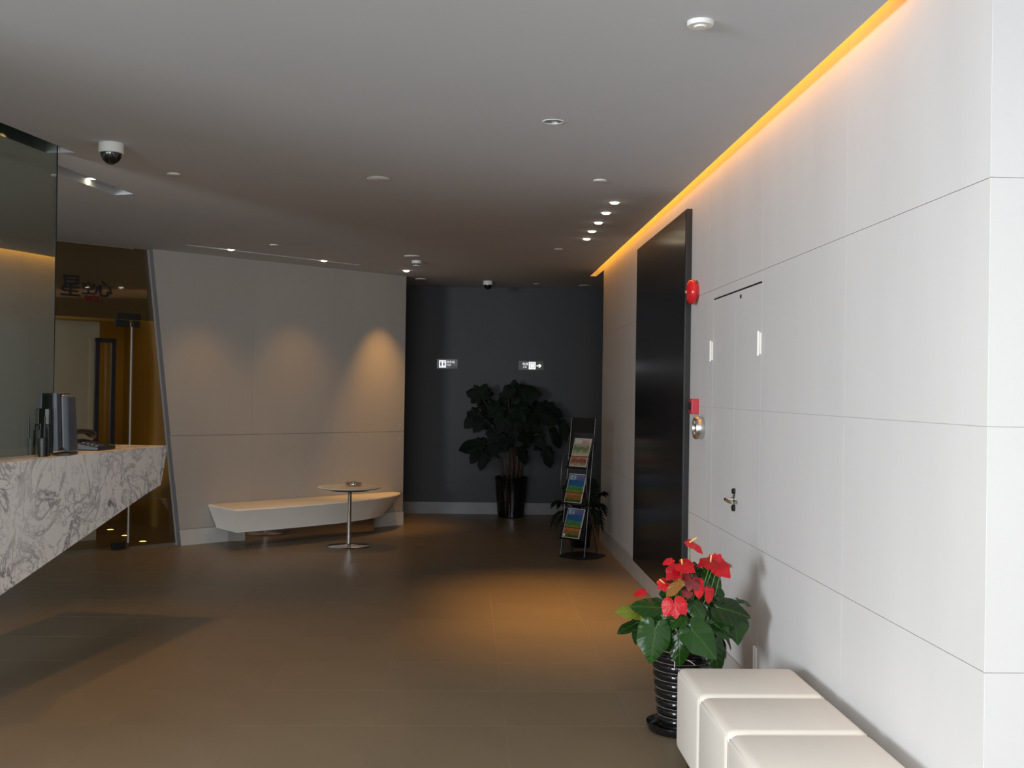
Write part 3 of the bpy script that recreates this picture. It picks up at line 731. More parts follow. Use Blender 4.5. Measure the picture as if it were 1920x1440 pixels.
def place_leaf(name, parent, base, tip, width, up, mat, **kw):
    L = (Vector(tip) - Vector(base)).length
    b = leaf_mesh(L, width, **kw); mtx = frame_from(base, tip, up)
    b.v = [tuple(mtx @ Vector(p)) for p in b.v]
    o = b.build(name, mat, parent, smooth=True)
    return o
def arc(p, q, bulge, n=8):
    p = Vector(p); q = Vector(q); bulge = Vector(bulge)
    return [p.lerp(q, i / n) + bulge * math.sin(PI * i / n) for i in range(n + 1)]

# ------------------------------------------------------------------ anthurium in its ribbed pot
AP = Vector((1.005, 5.12, 0))
an = thing('potted_anthurium', AP, 'anthurium with red heart-shaped flowers in a black ribbed pot beside the white cube stools', 'plant')
AZ = 0.37
prof = [(0.098, 0.022), (0.102, 0.03)]
nr = 8
for i in range(nr):
    z = 0.035 + i * 0.0415; r = 0.102 + 0.036 * (i / nr) ** 0.9
    prof += [(r - 0.004, z), (r + 0.004, z + 0.006), (r + 0.008, z + 0.018), (r + 0.007, z + 0.030), (r - 0.001, z + 0.038)]
prof += [(0.140, 0.368), (0.149, 0.374), (0.152, 0.390), (0.148, 0.402), (0.140, 0.400), (0.136, 0.37), (0.13, 0.34)]
ptl = [(r, z) for r, z in prof]
o = pt = MB().lathe(ptl, (0, 0, 0), 48).build('pot', M['blackgloss'], an); autosmooth(o, 50)
MB().lathe([(0.136, 0.350), (0.136, 0.362), (0.08, 0.372), (0, 0.375)], (0, 0, 0), 28).build('soil', M['soil'], pt, smooth=True)
o = MB().lathe([(0.125, 0.0), (0.150, 0.006), (0.160, 0.030), (0.160, 0.040), (0.152, 0.042), (0.140, 0.022), (0.10, 0.018), (0, 0.018)], (0, 0, 0), 48).build('saucer', M['blackgloss'], an); autosmooth(o, 50)
line_m = material('dull_rib_line', (0.28, 0.23, 0.19), 0.4, noise=0.1)
for i in range(1, nr):
    z = 0.035 + i * 0.0415; r = 0.102 + 0.036 * (i / nr) ** 0.9
    MB().lathe([(r - 0.006, z - 0.0015), (r - 0.0012, z - 0.0005), (r - 0.006, z + 0.0008)], (0, 0, 0), 48).build('rib_line', line_m, pt, smooth=True)

SCL = 2.43e-3 / 5.333
def A(u_, v_, w_=0.0):      # plant-local: right, up, towards the viewer, from a sketch 1600 units wide
    k_ = 1 - w_ / 5.1
    return Vector(((u_ - 800) * SCL * k_, -w_, AZ + (1262 - v_) * SCL * k_))
leaves = [  # joint (u, v, w), tip (u, v, w), width, facing
    ((430, 960, 0.20), (372, 1290, 0.24), 0.150, (0.1, -1, 0.25), 'a'),
    ((815, 975, 0.20), (1040, 1215, 0.26), 0.150, (0.1, -0.9, 0.5), 'a'),
    ((695, 1040, 0.15), (690, 1340, 0.19), 0.098, (-0.2, -1, 0.2), 'a'),
    ((1150, 800, 0.10), (1455, 862, 0.12), 0.150, (0.15, -0.75, 0.8), 'a'),
    ((1290, 900, 0.05), (1330, 1172, 0.10), 0.140, (0.25, -1, 0.2), 'a'),
    ((1050, 1130, 0.17), (1090, 1415, 0.20), 0.100, (0.3, -1, 0.1), 'a'),
    ((520, 790, 0.12), (215, 755, 0.12), 0.125, (-0.1, -0.7, 0.8), 'a'),
    ((330, 850, 0.08), (85, 812, 0.10), 0.080, (-0.1, -0.7, 0.8), 'b'),
    ((290, 965, 0.08), (90, 1046, 0.10), 0.070, (0, -0.5, 1), 'a'),
    ((1010, 470, 0.00), (1195, 640, 0.02), 0.120, (0.2, -1, 0.3), 'a'),
    ((915, 500, 0.02), (908, 375, 0.0), 0.062, (0, -1, 0.2), 'a'),
    ((1370, 770, -0.02), (1522, 803, -0.02), 0.045, (0, -0.3, 1), 'a'),
    ((1170, 1120, 0.05), (1272, 1312, 0.06), 0.060, (0.9, -0.5, 0.2), 'a'),
    ((1200, 1060, 0.02), (1322, 1248, 0.02), 0.045, (0.9, -0.4, 0.3), 'a'),
    ((275, 1030, 0.10), (270, 1165, 0.12), 0.035, (-0.8, -0.6, 0.1), 'a'),
    ((1080, 960, 0.12), (1310, 1062, 0.12), 0.105, (0.2, -0.6, 0.8), 'a'),
    ((640, 830, 0.15), (560, 1010, 0.17), 0.100, (0, -1, 0.4), 'a'),
    ((880, 800, 0.12), (760, 960, 0.16), 0.105, (0, -1, 0.4), 'a'),
    ((960, 760, 0.06), (1120, 830, 0.09), 0.120, (0, -0.6, 0.8), 'a'),
    ((1010, 850, 0.10), (960, 1060, 0.13), 0.110, (0.2, -1, 0.4), 'a'),
    ((560, 930, 0.10), (620, 1140, 0.12), 0.090, (-0.2, -1, 0.3), 'a'),
    ((700, 700, 0.02), (560, 800, 0.05), 0.110, (0, -0.7, 0.7), 'a'),
    ((900, 640, 0.00), (780, 790, 0.03), 0.115, (0, -1, 0.3), 'a'),
    ((1090, 700, -0.02), (1210, 850, -0.01), 0.115, (0.2, -1, 0.3), 'a'),
    ((480, 860, -0.02), (400, 1040, 0.0), 0.110, (-0.2, -1, 0.3), 'a'),
    ((1150, 960, -0.02), (1200, 1140, 0.0), 0.110, (0.2, -1, 0.3), 'a'),
    ((800, 900, -0.10), (820, 1080, -0.12), 0.120, (0, 1, 0.4), 'a'),
    ((1000, 1020, 0.10), (1010, 1240, 0.14), 0.085, (-0.3, -1, 0.2), 'a'), ((760, 1060, 0.02), (880, 1210, 0.06), 0.080, (0.2, -1, 0.3), 'a'),
    ((1120, 880, 0.10), (1230, 1010, 0.13), 0.095, (0.4, -0.9, 0.3), 'a'), ((430, 900, 0.02), (330, 1010, 0.05), 0.085, (-0.5, -0.8, 0.3), 'a'),
    ((860, 760, 0.14), (960, 880, 0.17), 0.085, (0.3, -0.9, 0.5), 'a'), ((700, 860, 0.17), (600, 960, 0.2), 0.080, (-0.4, -0.8, 0.6), 'a'),
    ((1170, 1000, 0.05), (1250, 1130, 0.06), 0.070, (0.8, -0.6, 0.2), 'a'), ((590, 1040, 0.12), (640, 1230, 0.15), 0.065, (0.4, -1, 0.1), 'a'),
    ((600, 880, -0.12), (520, 1000, -0.16), 0.120, (0, 1, 0.6), 'a'),
    ((1000, 860, -0.14), (1080, 960, -0.2), 0.120, (0, 1, 0.6), 'a'),
]
def soil_point(): a = random.random() * 2 * PI; r = 0.05 * math.sqrt(random.random()); return Vector((r * math.cos(a), r * math.sin(a), AZ))
for (ju, jv, jw), (tu, tv, tw), wd, up, kind in leaves:
    lf = place_leaf('leaf', an, A(ju, jv, jw), A(tu, tv, tw), wd, up, M['anthleaf'] if kind == 'a' else M['anthleafold'],
                    cup=random.uniform(0.05, 0.3), droop=random.uniform(0.05, 0.28), fold=random.uniform(0.05, 0.22), wav=random.uniform(0.025, 0.05))
    j = A(ju, jv, jw); s0 = soil_point()
    MB().tube(arc(s0, j, Vector((j.x * 0.15, j.y * 0.15, 0.05))), [0.0035] * 6 + [0.003, 0.0025, 0.002], 6).build('petiole', M['stem'], lf, smooth=True)
spathes = [  # joint, tip, width, facing, spadix tip, kind
    ((835, 165, 0.05), (975, 240, 0.08), 0.066, (0.25, -0.45, 0.9), (905, 108, 0.06), 'r'),
    ((1030, 335, 0.10), (885, 352, 0.12), 0.080, (0.1, -0.5, 0.85), (1032, 255, 0.11), 'r'),
    ((1120, 385, 0.06), (1250, 485, 0.09), 0.090, (0.2, -0.9, 0.5), None, 'r'),
    ((1180, 375, 0.03), (1285, 400, 0.04), 0.040, (0.1, -0.5, 0.9), (1200, 345, 0.03), 'o'),
    ((1105, 330, 0.05), (1100, 270, 0.04), 0.060, (0, -0.9, 0.4), None, 'r'),
    ((740, 355, 0.11), (855, 400, 0.15), 0.088, (0.1, -0.7, 0.7), (725, 295, 0.12), 'r'),
    ((655, 345, 0.05), (560, 372, 0.07), 0.036, (0, -0.6, 0.8), None, 'r'),
    ((690, 430, 0.09), (580, 500, 0.12), 0.080, (0, -0.9, 0.5), None, 'r'),
    ((720, 520, 0.13), (560, 640, 0.15), 0.044, (-0.4, -0.7, 0.5), None, 'o'),
    ((575, 560, 0.09), (495, 600, 0.11), 0.062, (0, -0.9, 0.4), (515, 512, 0.10), 'r'),
    ((612, 700, 0.22), (628, 835, 0.24), 0.112, (-0.05, -1, 0.25), None, 'r'),
    ((840, 520, 0.10), (800, 610, 0.13), 0.085, (0, -1, 0.2), None, 'd'),
    ((905, 540, 0.09), (925, 690, 0.12), 0.060, (0.2, -1, 0.1), None, 'r'),
    ((800, 630, 0.12), (735, 665, 0.14), 0.050, (0, -0.9, 0.6), None, 'd'),
    ((1015, 600, 0.12), (1005, 730, 0.14), 0.046, (0.3, -1, 0.1), None, 'r'),
    ((390, 665, 0.04), (275, 690, 0.06), 0.040, (0, -0.6, 0.8), None, 'r'),
    ((540, 1150, 0.08), (500, 1172, 0.10), 0.022, (0, -0.6, 0.8), None, 'r'),
]
for mm_ in (M['spathe'],):
    nt_ = mm_.node_tree; tx = nt_.nodes.new('ShaderNodeTexVoronoi'); tx.inputs['Scale'].default_value = 130
    tc_ = nt_.nodes.new('ShaderNodeTexCoord'); nt_.links.new(tc_.outputs['Object'], tx.inputs['Vector'])
    bp__ = nt_.nodes.new('ShaderNodeBump'); bp__.inputs['Strength'].default_value = 0.35; bp__.inputs['Distance'].default_value = 0.003
    nt_.links.new(tx.outputs['Distance'], bp__.inputs['Height']); nt_.links.new(nt_.nodes['Principled BSDF'].inputs['Normal'].links[0].from_socket, bp__.inputs['Normal']); nt_.links.new(bp__.outputs['Normal'], nt_.nodes['Principled BSDF'].inputs['Normal'])
M['spathedull'] = leaf_material('dusky_red_spathe', (0.20, 0.02, 0.02), (0.14, 0.014, 0.014), 0.3, 0.5, 0.1)
for jp, tp_, wd, up, sd, kind in spathes:
    sp = place_leaf('flower', an, A(*jp), A(*tp_), wd, up, {'r': M['spathe'], 'o': M['spatheold'], 'd': M['spathedull']}[kind], cup=0.10, droop=0.18, fold=0.06, nseg=44, wav=0.035)
    j = A(*jp); s0 = soil_point()
    MB().tube(arc(s0, j, Vector((j.x * 0.12, j.y * 0.12, 0.0))), 0.0024, 6).build('flower_stalk', M['stem'], sp, smooth=True)
    if sd:
        e = A(*sd); MB().tube([j, j.lerp(e, 0.5), j.lerp(e, 0.9), e], [0.0042, 0.0042, 0.0036, 0.0015], 8).build('spadix', M['spadix'], sp, smooth=True)
for a, b_ in (((560, 1220, 0.13), (700, 1300, 0.15)), ((720, 1300, 0.13), (870, 1350, 0.15)), ((655, 1300, 0.14), (650, 1370, 0.165))):
    MB().tube(arc(A(*a), A(*b_), (0, -0.01, 0.012)), 0.0022, 6).build('aerial_root', M['root'], an, smooth=True)
for s_ in (-0.02, 0.0, 0.022):
    MB().tube([(s_, 0.01, AZ), (s_ * 1.3, 0.0, AZ + 0.10), (s_ * 1.8, -0.01, AZ + 0.20)], [0.006, 0.0055, 0.004], 8).build('stem', M['cane'], an, smooth=True)

# ------------------------------------------------------------------ cube stools
def stool(y1, label):
    t = thing('cube_stool', (1.105, y1 - 0.22, 0), label, 'stool', 'row of white cube stools')
    x0_, x1_, y0_, z0_, z1_ = -0.230, 0.255, -0.2195, 0.085, 0.422
    o = MB().box((x0_, y0_, z0_), (x1_, 0.2195, z1_)).build('cushion', M['leather'], t, bevel=0.034, bseg=5)
    for p in o.data.polygons: p.use_smooth = True
    for a in (-0.224, 0.249):
        MB().tube([(a, -0.198, 0.105), (a, -0.212, 0.125), (a, -0.212, 0.385), (a, -0.198, 0.407), (a, 0.198, 0.407), (a, 0.212, 0.385), (a, 0.212, 0.125), (a, 0.198, 0.105)], 0.0016, 6).build('seam', M['leather'], t, smooth=True)
    MB().box((-0.19, -0.18, 0.0), (0.19, 0.18, 0.086)).build('plinth', M['blackplastic'], t, bevel=0.004)
    return t
stool(4.58, 'white cube stool at the far end of its row, next to the black plant pot')
stool(4.135, 'middle white cube stool of the row along the right wall')
stool(3.69, 'nearest white cube stool of the row, cut by the bottom of the picture')

# ------------------------------------------------------------------ fire alarm devices on the right wall
BL = Vector((XW, 6.93, 2.171))
bl = thing('alarm_bell', BL, 'round glossy red fire alarm bell high on the wall beside the black panel', 'alarm')
pchild(bl, MB().lathe([(0.050, 0), (0.050, 0.022), (0.0, 0.022)], BL, 28, (-1, 0, 0)), 'back_box', M['redmatt'], smooth=40)
pchild(bl, MB().lathe([(0.070, 0.018), (0.077, 0.024), (0.077, 0.040), (0.070, 0.055), (0.052, 0.066), (0.020, 0.071), (0, 0.072)], BL, 40, (-1, 0, 0)), 'gong', M['red'], smooth=50)
pchild(bl, MB().lathe([(0.010, 0.070), (0.010, 0.078), (0.006, 0.081), (0, 0.081)], BL, 16, (-1, 0, 0)), 'centre_bolt', M['chrome'], smooth=40)
CP = Vector((XW, 6.89, 1.462))
cpn = thing('call_point', CP, 'small square red manual fire call point beside the black panel', 'alarm')
pchild(cpn, MB().box((XW - 0.045, CP.y - 0.047, CP.z - 0.047), (XW, CP.y + 0.047, CP.z + 0.047)), 'box', M['redmatt'], bevel=0.004)
pchild(cpn, MB().box((XW - 0.048, CP.y - 0.030, CP.z - 0.022), (XW - 0.0445, CP.y + 0.030, CP.z + 0.026)), 'press_plate', M['ink'])
RG = Vector((XW, 6.72, 1.335))
rgn = thing('wall_fitting', RG, 'round silver wall fitting with a dark recessed face, below the red call point', 'fitting')
pchild(rgn, MB().lathe([(0.066, 0), (0.068, 0.006), (0.068, 0.046), (0.062, 0.054), (0.050, 0.054), (0.046, 0.044), (0.046, 0.030), (0, 0.030)], RG, 36, (-1, 0, 0)), 'bezel', M['silver'], smooth=40)
pchild(rgn, MB().lathe([(0.0455, 0.0305), (0.040, 0.036), (0.012, 0.040), (0, 0.040)], RG, 28, (-1, 0, 0)), 'face', M['blackplastic'], smooth=40)

# ------------------------------------------------------------------ ceiling fittings
def flat_ceiling(name, x, y, r, h, label, cat, group, mat='whiteplastic', extra=None):
    t = thing(name, (x, y, CEIL), label, cat, group)
    pchild(t, MB().lathe([(r, 0), (r * 1.0, -h * 0.6), (r * 0.93, -h), (0, -h)], (x, y, CEIL), 32), 'cover', M[mat], smooth=50)
    if extra == 'sensor':
        pchild(t, MB().lathe([(r * 0.5, -h), (r * 0.45, -h * 1.35), (0, -h * 1.4)], (x, y, CEIL), 24), 'sensor_dome', M[mat], smooth=50)
    if extra == 'speaker':
        pchild(t, MB().lathe([(r * 1.06, 0), (r * 1.06, -h * 0.5), (r * 1.0, -h * 0.5)], (x, y, CEIL), 32), 'rim', M['darkbase'], smooth=50)
        pchild(t, MB().lathe([(0.006, -h), (0.005, -h - 0.002), (0, -h - 0.002)], (x, y, CEIL), 10), 'centre_screw', M['darkbase'], smooth=50)
    return t
flat_ceiling('ceiling_detector', 0.79, 3.86, 0.046, 0.016, 'round white detector on the ceiling nearest the camera, near the glowing cove', 'detector', None, extra='sensor')
flat_ceiling('ceiling_speaker', -0.56, 6.90, 0.075, 0.006, 'flat round white ceiling speaker with a small centre screw, largest disc mid-ceiling', 'speaker', None, mat='brightwhite', extra='speaker')
caps = 'small sprinkler covers'
flat_ceiling('sprinkler_cover', 0.79, 6.80, 0.040, 0.008, 'small pale sprinkler cover on the ceiling in front of the five lit spotlights', 'cover', caps)
flat_ceiling('sprinkler_cover', 0.81, 10.13, 0.040, 0.008, 'small pale sprinkler cover on the ceiling beyond the five lit spotlights', 'cover', caps)
flat_ceiling('sprinkler_cover', -1.80, 6.905, 0.040, 0.008, 'small pale sprinkler cover right of the large dome camera', 'cover', caps)
flat_ceiling('sprinkler_cover', -1.76, 10.23, 0.040, 0.008, 'small pale sprinkler cover on the ceiling above the slanting white wall', 'cover', caps)
flat_ceiling('ceiling_speaker', -0.545, 10.88, 0.078, 0.010, 'flat pale disc on the ceiling just in front of the small smoke detector', 'speaker', None)
flat_ceiling('ceiling_disc', -0.553, 13.12, 0.068, 0.008, 'flat pale disc on the corridor ceiling at the left corner of the dark wall', 'disc', None)
flat_ceiling('ceiling_disc', 1.40, 13.52, 0.068, 0.008, 'flat pale disc on the corridor ceiling at the right end of the dark wall', 'disc', None)
flat_ceiling('sprinkler_cover', 0.815, 13.44, 0.036, 0.006, 'small pale cover on the corridor ceiling right of the far dome camera', 'cover', caps)
t = thing('smoke_detector', (-0.52, 11.28, CEIL), 'small white smoke detector with a dark slot near the lit lamp by the wall corner', 'detector')
pchild(t, MB().lathe([(0.050, 0), (0.050, -0.020), (0.046, -0.030)], (-0.52, 11.28, CEIL), 24), 'base', M['whiteplastic'], smooth=40)
pchild(t, MB().lathe([(0.034, -0.030), (0.034, -0.044)], (-0.52, 11.28, CEIL), 24), 'sensing_slot', M['ink'], smooth=40)
pchild(t, MB().lathe([(0.040, -0.044), (0.036, -0.052), (0, -0.054)], (-0.52, 11.28, CEIL), 24), 'cap', M['whiteplastic'], smooth=40)
def dome_camera(x, y, s, label):
    t = thing('dome_camera', (x, y, CEIL), label, 'camera')
    c = (x, y, CEIL)
    pchild(t, MB().lathe([(0.062 * s, 0), (0.064 * s, -0.004), (0.064 * s, -0.048 * s), (0.060 * s, -0.052 * s)], c, 36), 'housing', M['whiteplastic'], smooth=40)
    pchild(t, MB().lathe([(0.054 * s * math.cos(a), -0.050 * s - 0.060 * s * math.sin(a)) for a in [i * PI / 2 / 10 for i in range(11)]], c, 36), 'dome', M['blackgloss'], smooth=60)
dome_camera(-1.916, 6.08, 1.02, 'white dome security camera with black dome near the glass screen')
dome_camera(0.232, 13.22, 0.90, 'small far dome security camera on the ceiling in front of the dark wall')

dl = thing('downlight', (*DOWN, CEIL), 'unlit recessed downlight with a chrome reflector in the middle of the ceiling', 'light')
c = (*DOWN, CEIL)
pchild(dl, MB().lathe([(0.043, 0.0), (0.043, -0.003), (0.052, -0.003), (0.053, 0.0)], c, 36, cap=False), 'trim_ring', M['whiteplastic'], smooth=40)
pchild(dl, MB().lathe([(0.0425, 0.001), (0.041, 0.03), (0.032, 0.07), (0.02, 0.085), (0, 0.085)], c, 36, cap=False), 'reflector', M['silver'], smooth=60)
pchild(dl, MB().lathe([(0.011, 0.085), (0.012, 0.030), (0, 0.025)], c, 16), 'bulb', M['silver'], smooth=60)
ordn = ['nearest', 'second', 'third', 'fourth', 'farthest']
for i, (x, y) in enumerate(SPOTS):
    t = thing('ceiling_spotlight', (x, y, CEIL), '%s of the five lit warm spotlights in a row on the ceiling' % ordn[i], 'light', 'row of five lit spotlights')
    pchild(t, MB().lathe([(0.031, 0.0), (0.031, -0.003), (0.042, -0.003), (0.043, 0.0)], (x, y, CEIL), 24, cap=False), 'trim_ring', M['ceiling'], smooth=40)
    pchild(t, MB().lathe([(0.030, 0.006), (0.030, -0.004), (0.022, -0.012), (0, -0.016)], (x, y, CEIL), 20), 'lamp', M['spotlens'], smooth=60)
    spot_light('spot_beam', (x, y, CEIL - 0.03), (-0.12, -0.22, -1), 128, WARM, 46, 1.0, 0.03)
t = thing('ceiling_spotlight', (*WSPOT, CEIL), 'single lit round spotlight beside the right end of the slanting white wall', 'light')
pchild(t, MB().lathe([(0.035, 0.0), (0.035, -0.003), (0.046, -0.003), (0.047, 0.0)], (*WSPOT, CEIL), 24, cap=False), 'trim_ring', M['ceiling'], smooth=40)
pchild(t, MB().lathe([(0.034, 0.006), (0.034, -0.004), (0.026, -0.014), (0, -0.018)], (*WSPOT, CEIL), 20), 'lamp', M['spotlens'], smooth=60)
spot_light('wall_spot_beam', (WSPOT[0], WSPOT[1], CEIL - 0.02), W(-0.34, 0, 1.0) - Vector((WSPOT[0], WSPOT[1], CEIL)), 122, WARM, 54, 1.0, 0.03)
for s_, n_, lab in ((-2.595, -0.565, 'left lit lamp in the narrow ceiling slot along the slanting white wall'), (-1.50, -0.515, 'middle lit lamp in the ceiling slot along the slanting white wall')):
    p = W(s_, n_, CEIL + 0.004)
    t = thing('slot_lamp', p, lab, 'light', 'lamps in the ceiling slot')
    pchild(t, MB().lathe([(0.022, 0.045), (0.034, 0.012), (0.036, -0.002), (0.032, -0.002)], p, 20, cap=False), 'housing', M['whiteplastic'], smooth=50)
    pchild(t, MB().lathe([(0.031, 0.004), (0.028, -0.008), (0, -0.014)], p, 20), 'lamp', M['spotlens'], smooth=60)
    spot_light('slot_beam', (p.x, p.y, CEIL - 0.02), (NW * 0.02 + Vector((0, 0, -1))), 34, WARM, 84, 1.0, 0.03)
for x, y, lab in ((-2.44, 7.36, 'lit lamp in the short ceiling slot above the end of the marble counter'),):
    t = thing('slot_lamp', (x, y, CEIL + 0.07), lab, 'light')
    pchild(t, MB().lathe([(0.020, 0.06), (0.034, 0.03), (0.038, 0.0), (0.033, 0.0)], (x, y, CEIL + 0.04), 20, cap=False), 'housing', M['whiteplastic'], smooth=50)
    pchild(t, MB().lathe([(0.032, 0.006), (0, -0.006)], (x, y, CEIL + 0.04), 20), 'lamp', M['spotlens'], smooth=60)
    spot_light('counter_slot_beam', (x, y, CEIL + 0.02), (0.20, -0.30, -1), 60, WARM, 84, 0.9, 0.03)
spot_light('counter_slot_beam', K(0.30, 0.07, CEIL + 0.02), (0.14, -0.20, -1), 42, WARM, 84, 0.9, 0.03)

# ------------------------------------------------------------------ large plant by the dark wall
BP = Vector((0.562, 13.76, 0))
bg = thing('large_potted_plant', BP, 'large dark broad-leaved plant in a tall fluted black pot against the dark wall', 'plant')
BZ = 0.45
vs = []; fs = []; seg = 72
pr = [(0.150, 0.0), (0.160, 0.01), (0.165, 0.06), (0.185, 0.30), (0.196, 0.455), (0.204, 0.470), (0.206, 0.490), (0.196, 0.495), (0.188, 0.470), (0.18, 0.44)]
for r, z in pr:
    for i in range(seg):
        a = 2 * PI * i / seg
        q = r * (1 - (0.045 * abs(math.sin(a * 9)) ** 0.6 if 0.03 < z < 0.46 else 0))
        vs.append((q * math.cos(a), q * math.sin(a), z))
fs = [(j * seg + i, j * seg + (i + 1) % seg, (j + 1) * seg + (i + 1) % seg, (j + 1) * seg + i) for j in range(len(pr) - 1) for i in range(seg)]
fs.append(tuple(range(seg - 1, -1, -1)))
o = bp_ = MB().add(vs, fs).build('pot', M['blackgloss'], bg); autosmooth(o, 40)
MB().lathe([(0.182, 0.43), (0.18, 0.445), (0, 0.455)], (0, 0, 0), 32).build('soil', M['soil'], bp_, smooth=True)
SB = 6.53e-3 / 6.86
def B(u_, v_, w_=0.0): return Vector(((u_ - 745) * SB, -w_, BZ + (1400 - v_) * SB))
bleaves = [((330, 320, 0.1), (250, 180, 0.12), 0.30), ((420, 330, 0.0), (150, 270, 0.05), 0.24), ((760, 260, 0.0), (770, 100, 0.0), 0.22), ((800, 230, 0.05), (1110, 290, 0.1), 0.17), ((700, 330, 0.1), (640, 180, 0.12), 0.24),
    ((900, 380, 0.05), (1060, 300, 0.1), 0.20), ((1150, 470, 0.0), (1400, 570, 0.05), 0.24), ((1050, 520, 0.1), (1330, 660, 0.15), 0.25), ((1260, 740, 0.05), (1370, 980, 0.08), 0.11), ((1180, 1000, 0.1), (1240, 1230, 0.14), 0.17),
    ((1100, 950, 0.02), (1030, 1010, 0.05), 0.12), ((300, 560, 0.05), (130, 740, 0.1), 0.24), ((380, 620, 0.1), (250, 790, 0.14), 0.24), ((380, 920, 0.1), (60, 1010, 0.12), 0.17), ((330, 1000, 0.05), (220, 1190, 0.1), 0.18),
    ((400, 1080, 0.14), (340, 1270, 0.18), 0.15), ((560, 480, 0.15), (430, 600, 0.18), 0.26), ((640, 620, 0.2), (560, 800, 0.22), 0.26), ((820, 480, 0.15), (900, 660, 0.2), 0.28), ((960, 640, 0.15), (1100, 780, 0.2), 0.26),
    ((760, 680, 0.2), (780, 880, 0.22), 0.26), ((900, 800, 0.15), (960, 980, 0.2), 0.22), ((540, 800, 0.15), (440, 950, 0.18), 0.24), ((680, 860, 0.2), (640, 1040, 0.22), 0.22), ((860, 1000, 0.14), (930, 1190, 0.18), 0.17),
    ((520, 960, 0.16), (480, 1100, 0.18), 0.2), ((440, 460, 0.0), (290, 440, 0.0), 0.22), ((980, 440, 0.0), (1000, 600, 0.04), 0.28), ((660, 460, 0.05), (580, 330, 0.05), 0.24), ((1060, 820, 0.0), (1160, 960, 0.04), 0.2),
    ((580, 640, 0.0), (500, 740, 0.0), 0.3), ((760, 560, 0.0), (820, 740, 0.0), 0.34), ((1380, 640, 0.0), (1480, 900, 0.05), 0.10)]
canes = [Vector((dx, dy, BZ)) for dx, dy in ((-0.11, -0.02), (-0.05, -0.07), (0.0, -0.02), (0.05, -0.07), (0.10, -0.03), (0.02, 0.05))]
ctop = []
for cpt in canes:
    e = Vector((cpt.x * 1.25, cpt.y * 1.25, BZ + 0.28 + 0.25 * random.random())); ctop.append(e)
    MB().tube([cpt, cpt.lerp(e, 0.5) + Vector((0.01, 0, 0)), e], [0.020, 0.019, 0.015], 10).build('cane', M['cane'], bg, smooth=True)
for (ju, jv, jw), (tu, tv, tw), wd in bleaves:
    j = B(ju, jv, jw); tp_ = B(tu, tv, tw)
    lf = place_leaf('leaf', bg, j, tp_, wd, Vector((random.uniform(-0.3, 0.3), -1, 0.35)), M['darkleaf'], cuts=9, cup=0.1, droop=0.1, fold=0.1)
    e = min(ctop, key=lambda q: (q - j).length)
    MB().tube(arc(e - Vector((0, 0, 0.03)), j, (0, 0, 0.04)), [0.007] * 5 + [0.005] * 4, 6).build('petiole', M['darkstem'], lf, smooth=True)

# ------------------------------------------------------------------ magazine rack
RX, RY = 1.10, 10.50
th = math.radians(45)
FV = Vector((-math.sin(th), -math.cos(th), 0)); WV = Vector((math.cos(th), -math.sin(th), 0)); RO = Vector((RX, RY, 0))
def R(w, f, z): return RO + WV * w + FV * f + Vector((0, 0, z))
rk = thing('magazine_rack', RO, 'slim black standing magazine rack holding three magazines by the right wall', 'rack')
def ff(z): return 0.14 - 0.108 * z
HW = 0.142
for s_ in (-HW, HW):
    pchild(rk, MB().tube([R(s_, ff(z), z) for z in (0.02, 0.4, 0.8, 1.1, 1.30)], 0.006, 8), 'front_tube', M['tubemetal'], smooth=60)
    pts = [R(s_ * 1.07, ff(z) - 0.02 + 0.10 * math.sin(PI * (z - 0.42) / 0.76) if z > 0.42 else ff(z) - 0.02 - 0.42 * (0.42 - z), z) for z in [1.18 - 0.0725 * i for i in range(17)]]
    pchild(rk, MB().tube(pts, 0.006, 8), 'curved_side_tube', M['tubemetal'], smooth=60)
def ell(w, f, a, b_, z, n=32): return [R(w + a * math.cos(2 * PI * i / n), f + b_ * math.sin(2 * PI * i / n), z) for i in range(n)]
pchild(rk, MB().prism([R(w, f, 0.0) for w, f in ((-0.19, -0.02), (-0.13, 0.17), (0.13, 0.20), (0.20, 0.02), (0.14, -0.18), (-0.13, -0.18))], (0, 0, 0.02)), 'base_plate', M['blackmetal'], bevel=0.004)
pchild(rk, MB().prism([R(-HW, ff(1.16) - 0.004, 1.16), R(HW, ff(1.16) - 0.004, 1.16), R(HW, ff(1.30) - 0.004, 1.30), R(-HW, ff(1.30) - 0.004, 1.30)], FV * -0.006), 'header_plate', M['blackmetal'])
mags = [(1.106, 0.000, 0.845, 0.085), (0.776, 0.070, 0.515, 0.150), (0.455, 0.085, 0.190, 0.175)]
for zt, ft, zb, fb in mags:
    pchild(rk, MB().prism([R(-HW, fb - 0.012, zb - 0.02), R(HW, fb - 0.012, zb - 0.02), R(HW, ft - 0.012, zt - 0.03), R(-HW, ft - 0.012, zt - 0.03)], FV * -0.003), 'tray_back', M['blackmetal'])
    pchild(rk, MB().prism([R(-HW, fb - 0.012, zb - 0.02), R(HW, fb - 0.012, zb - 0.02), R(HW, fb + 0.016, zb - 0.008), R(-HW, fb + 0.016, zb - 0.008)], (0, 0, 0.004)), 'tray_lip', M['blackmetal'])
    f_ = 0.36; zz = zb + (zt - zb) * f_; q = fb + (ft - fb) * f_
    pchild(rk, MB().tube([R(-HW, q - 0.03, zz), R(-HW, q + 0.013, zz), R(HW, q + 0.013, zz), R(HW, q - 0.03, zz)], 0.003, 6), 'retaining_wire', M['blackmetal'], smooth=60)

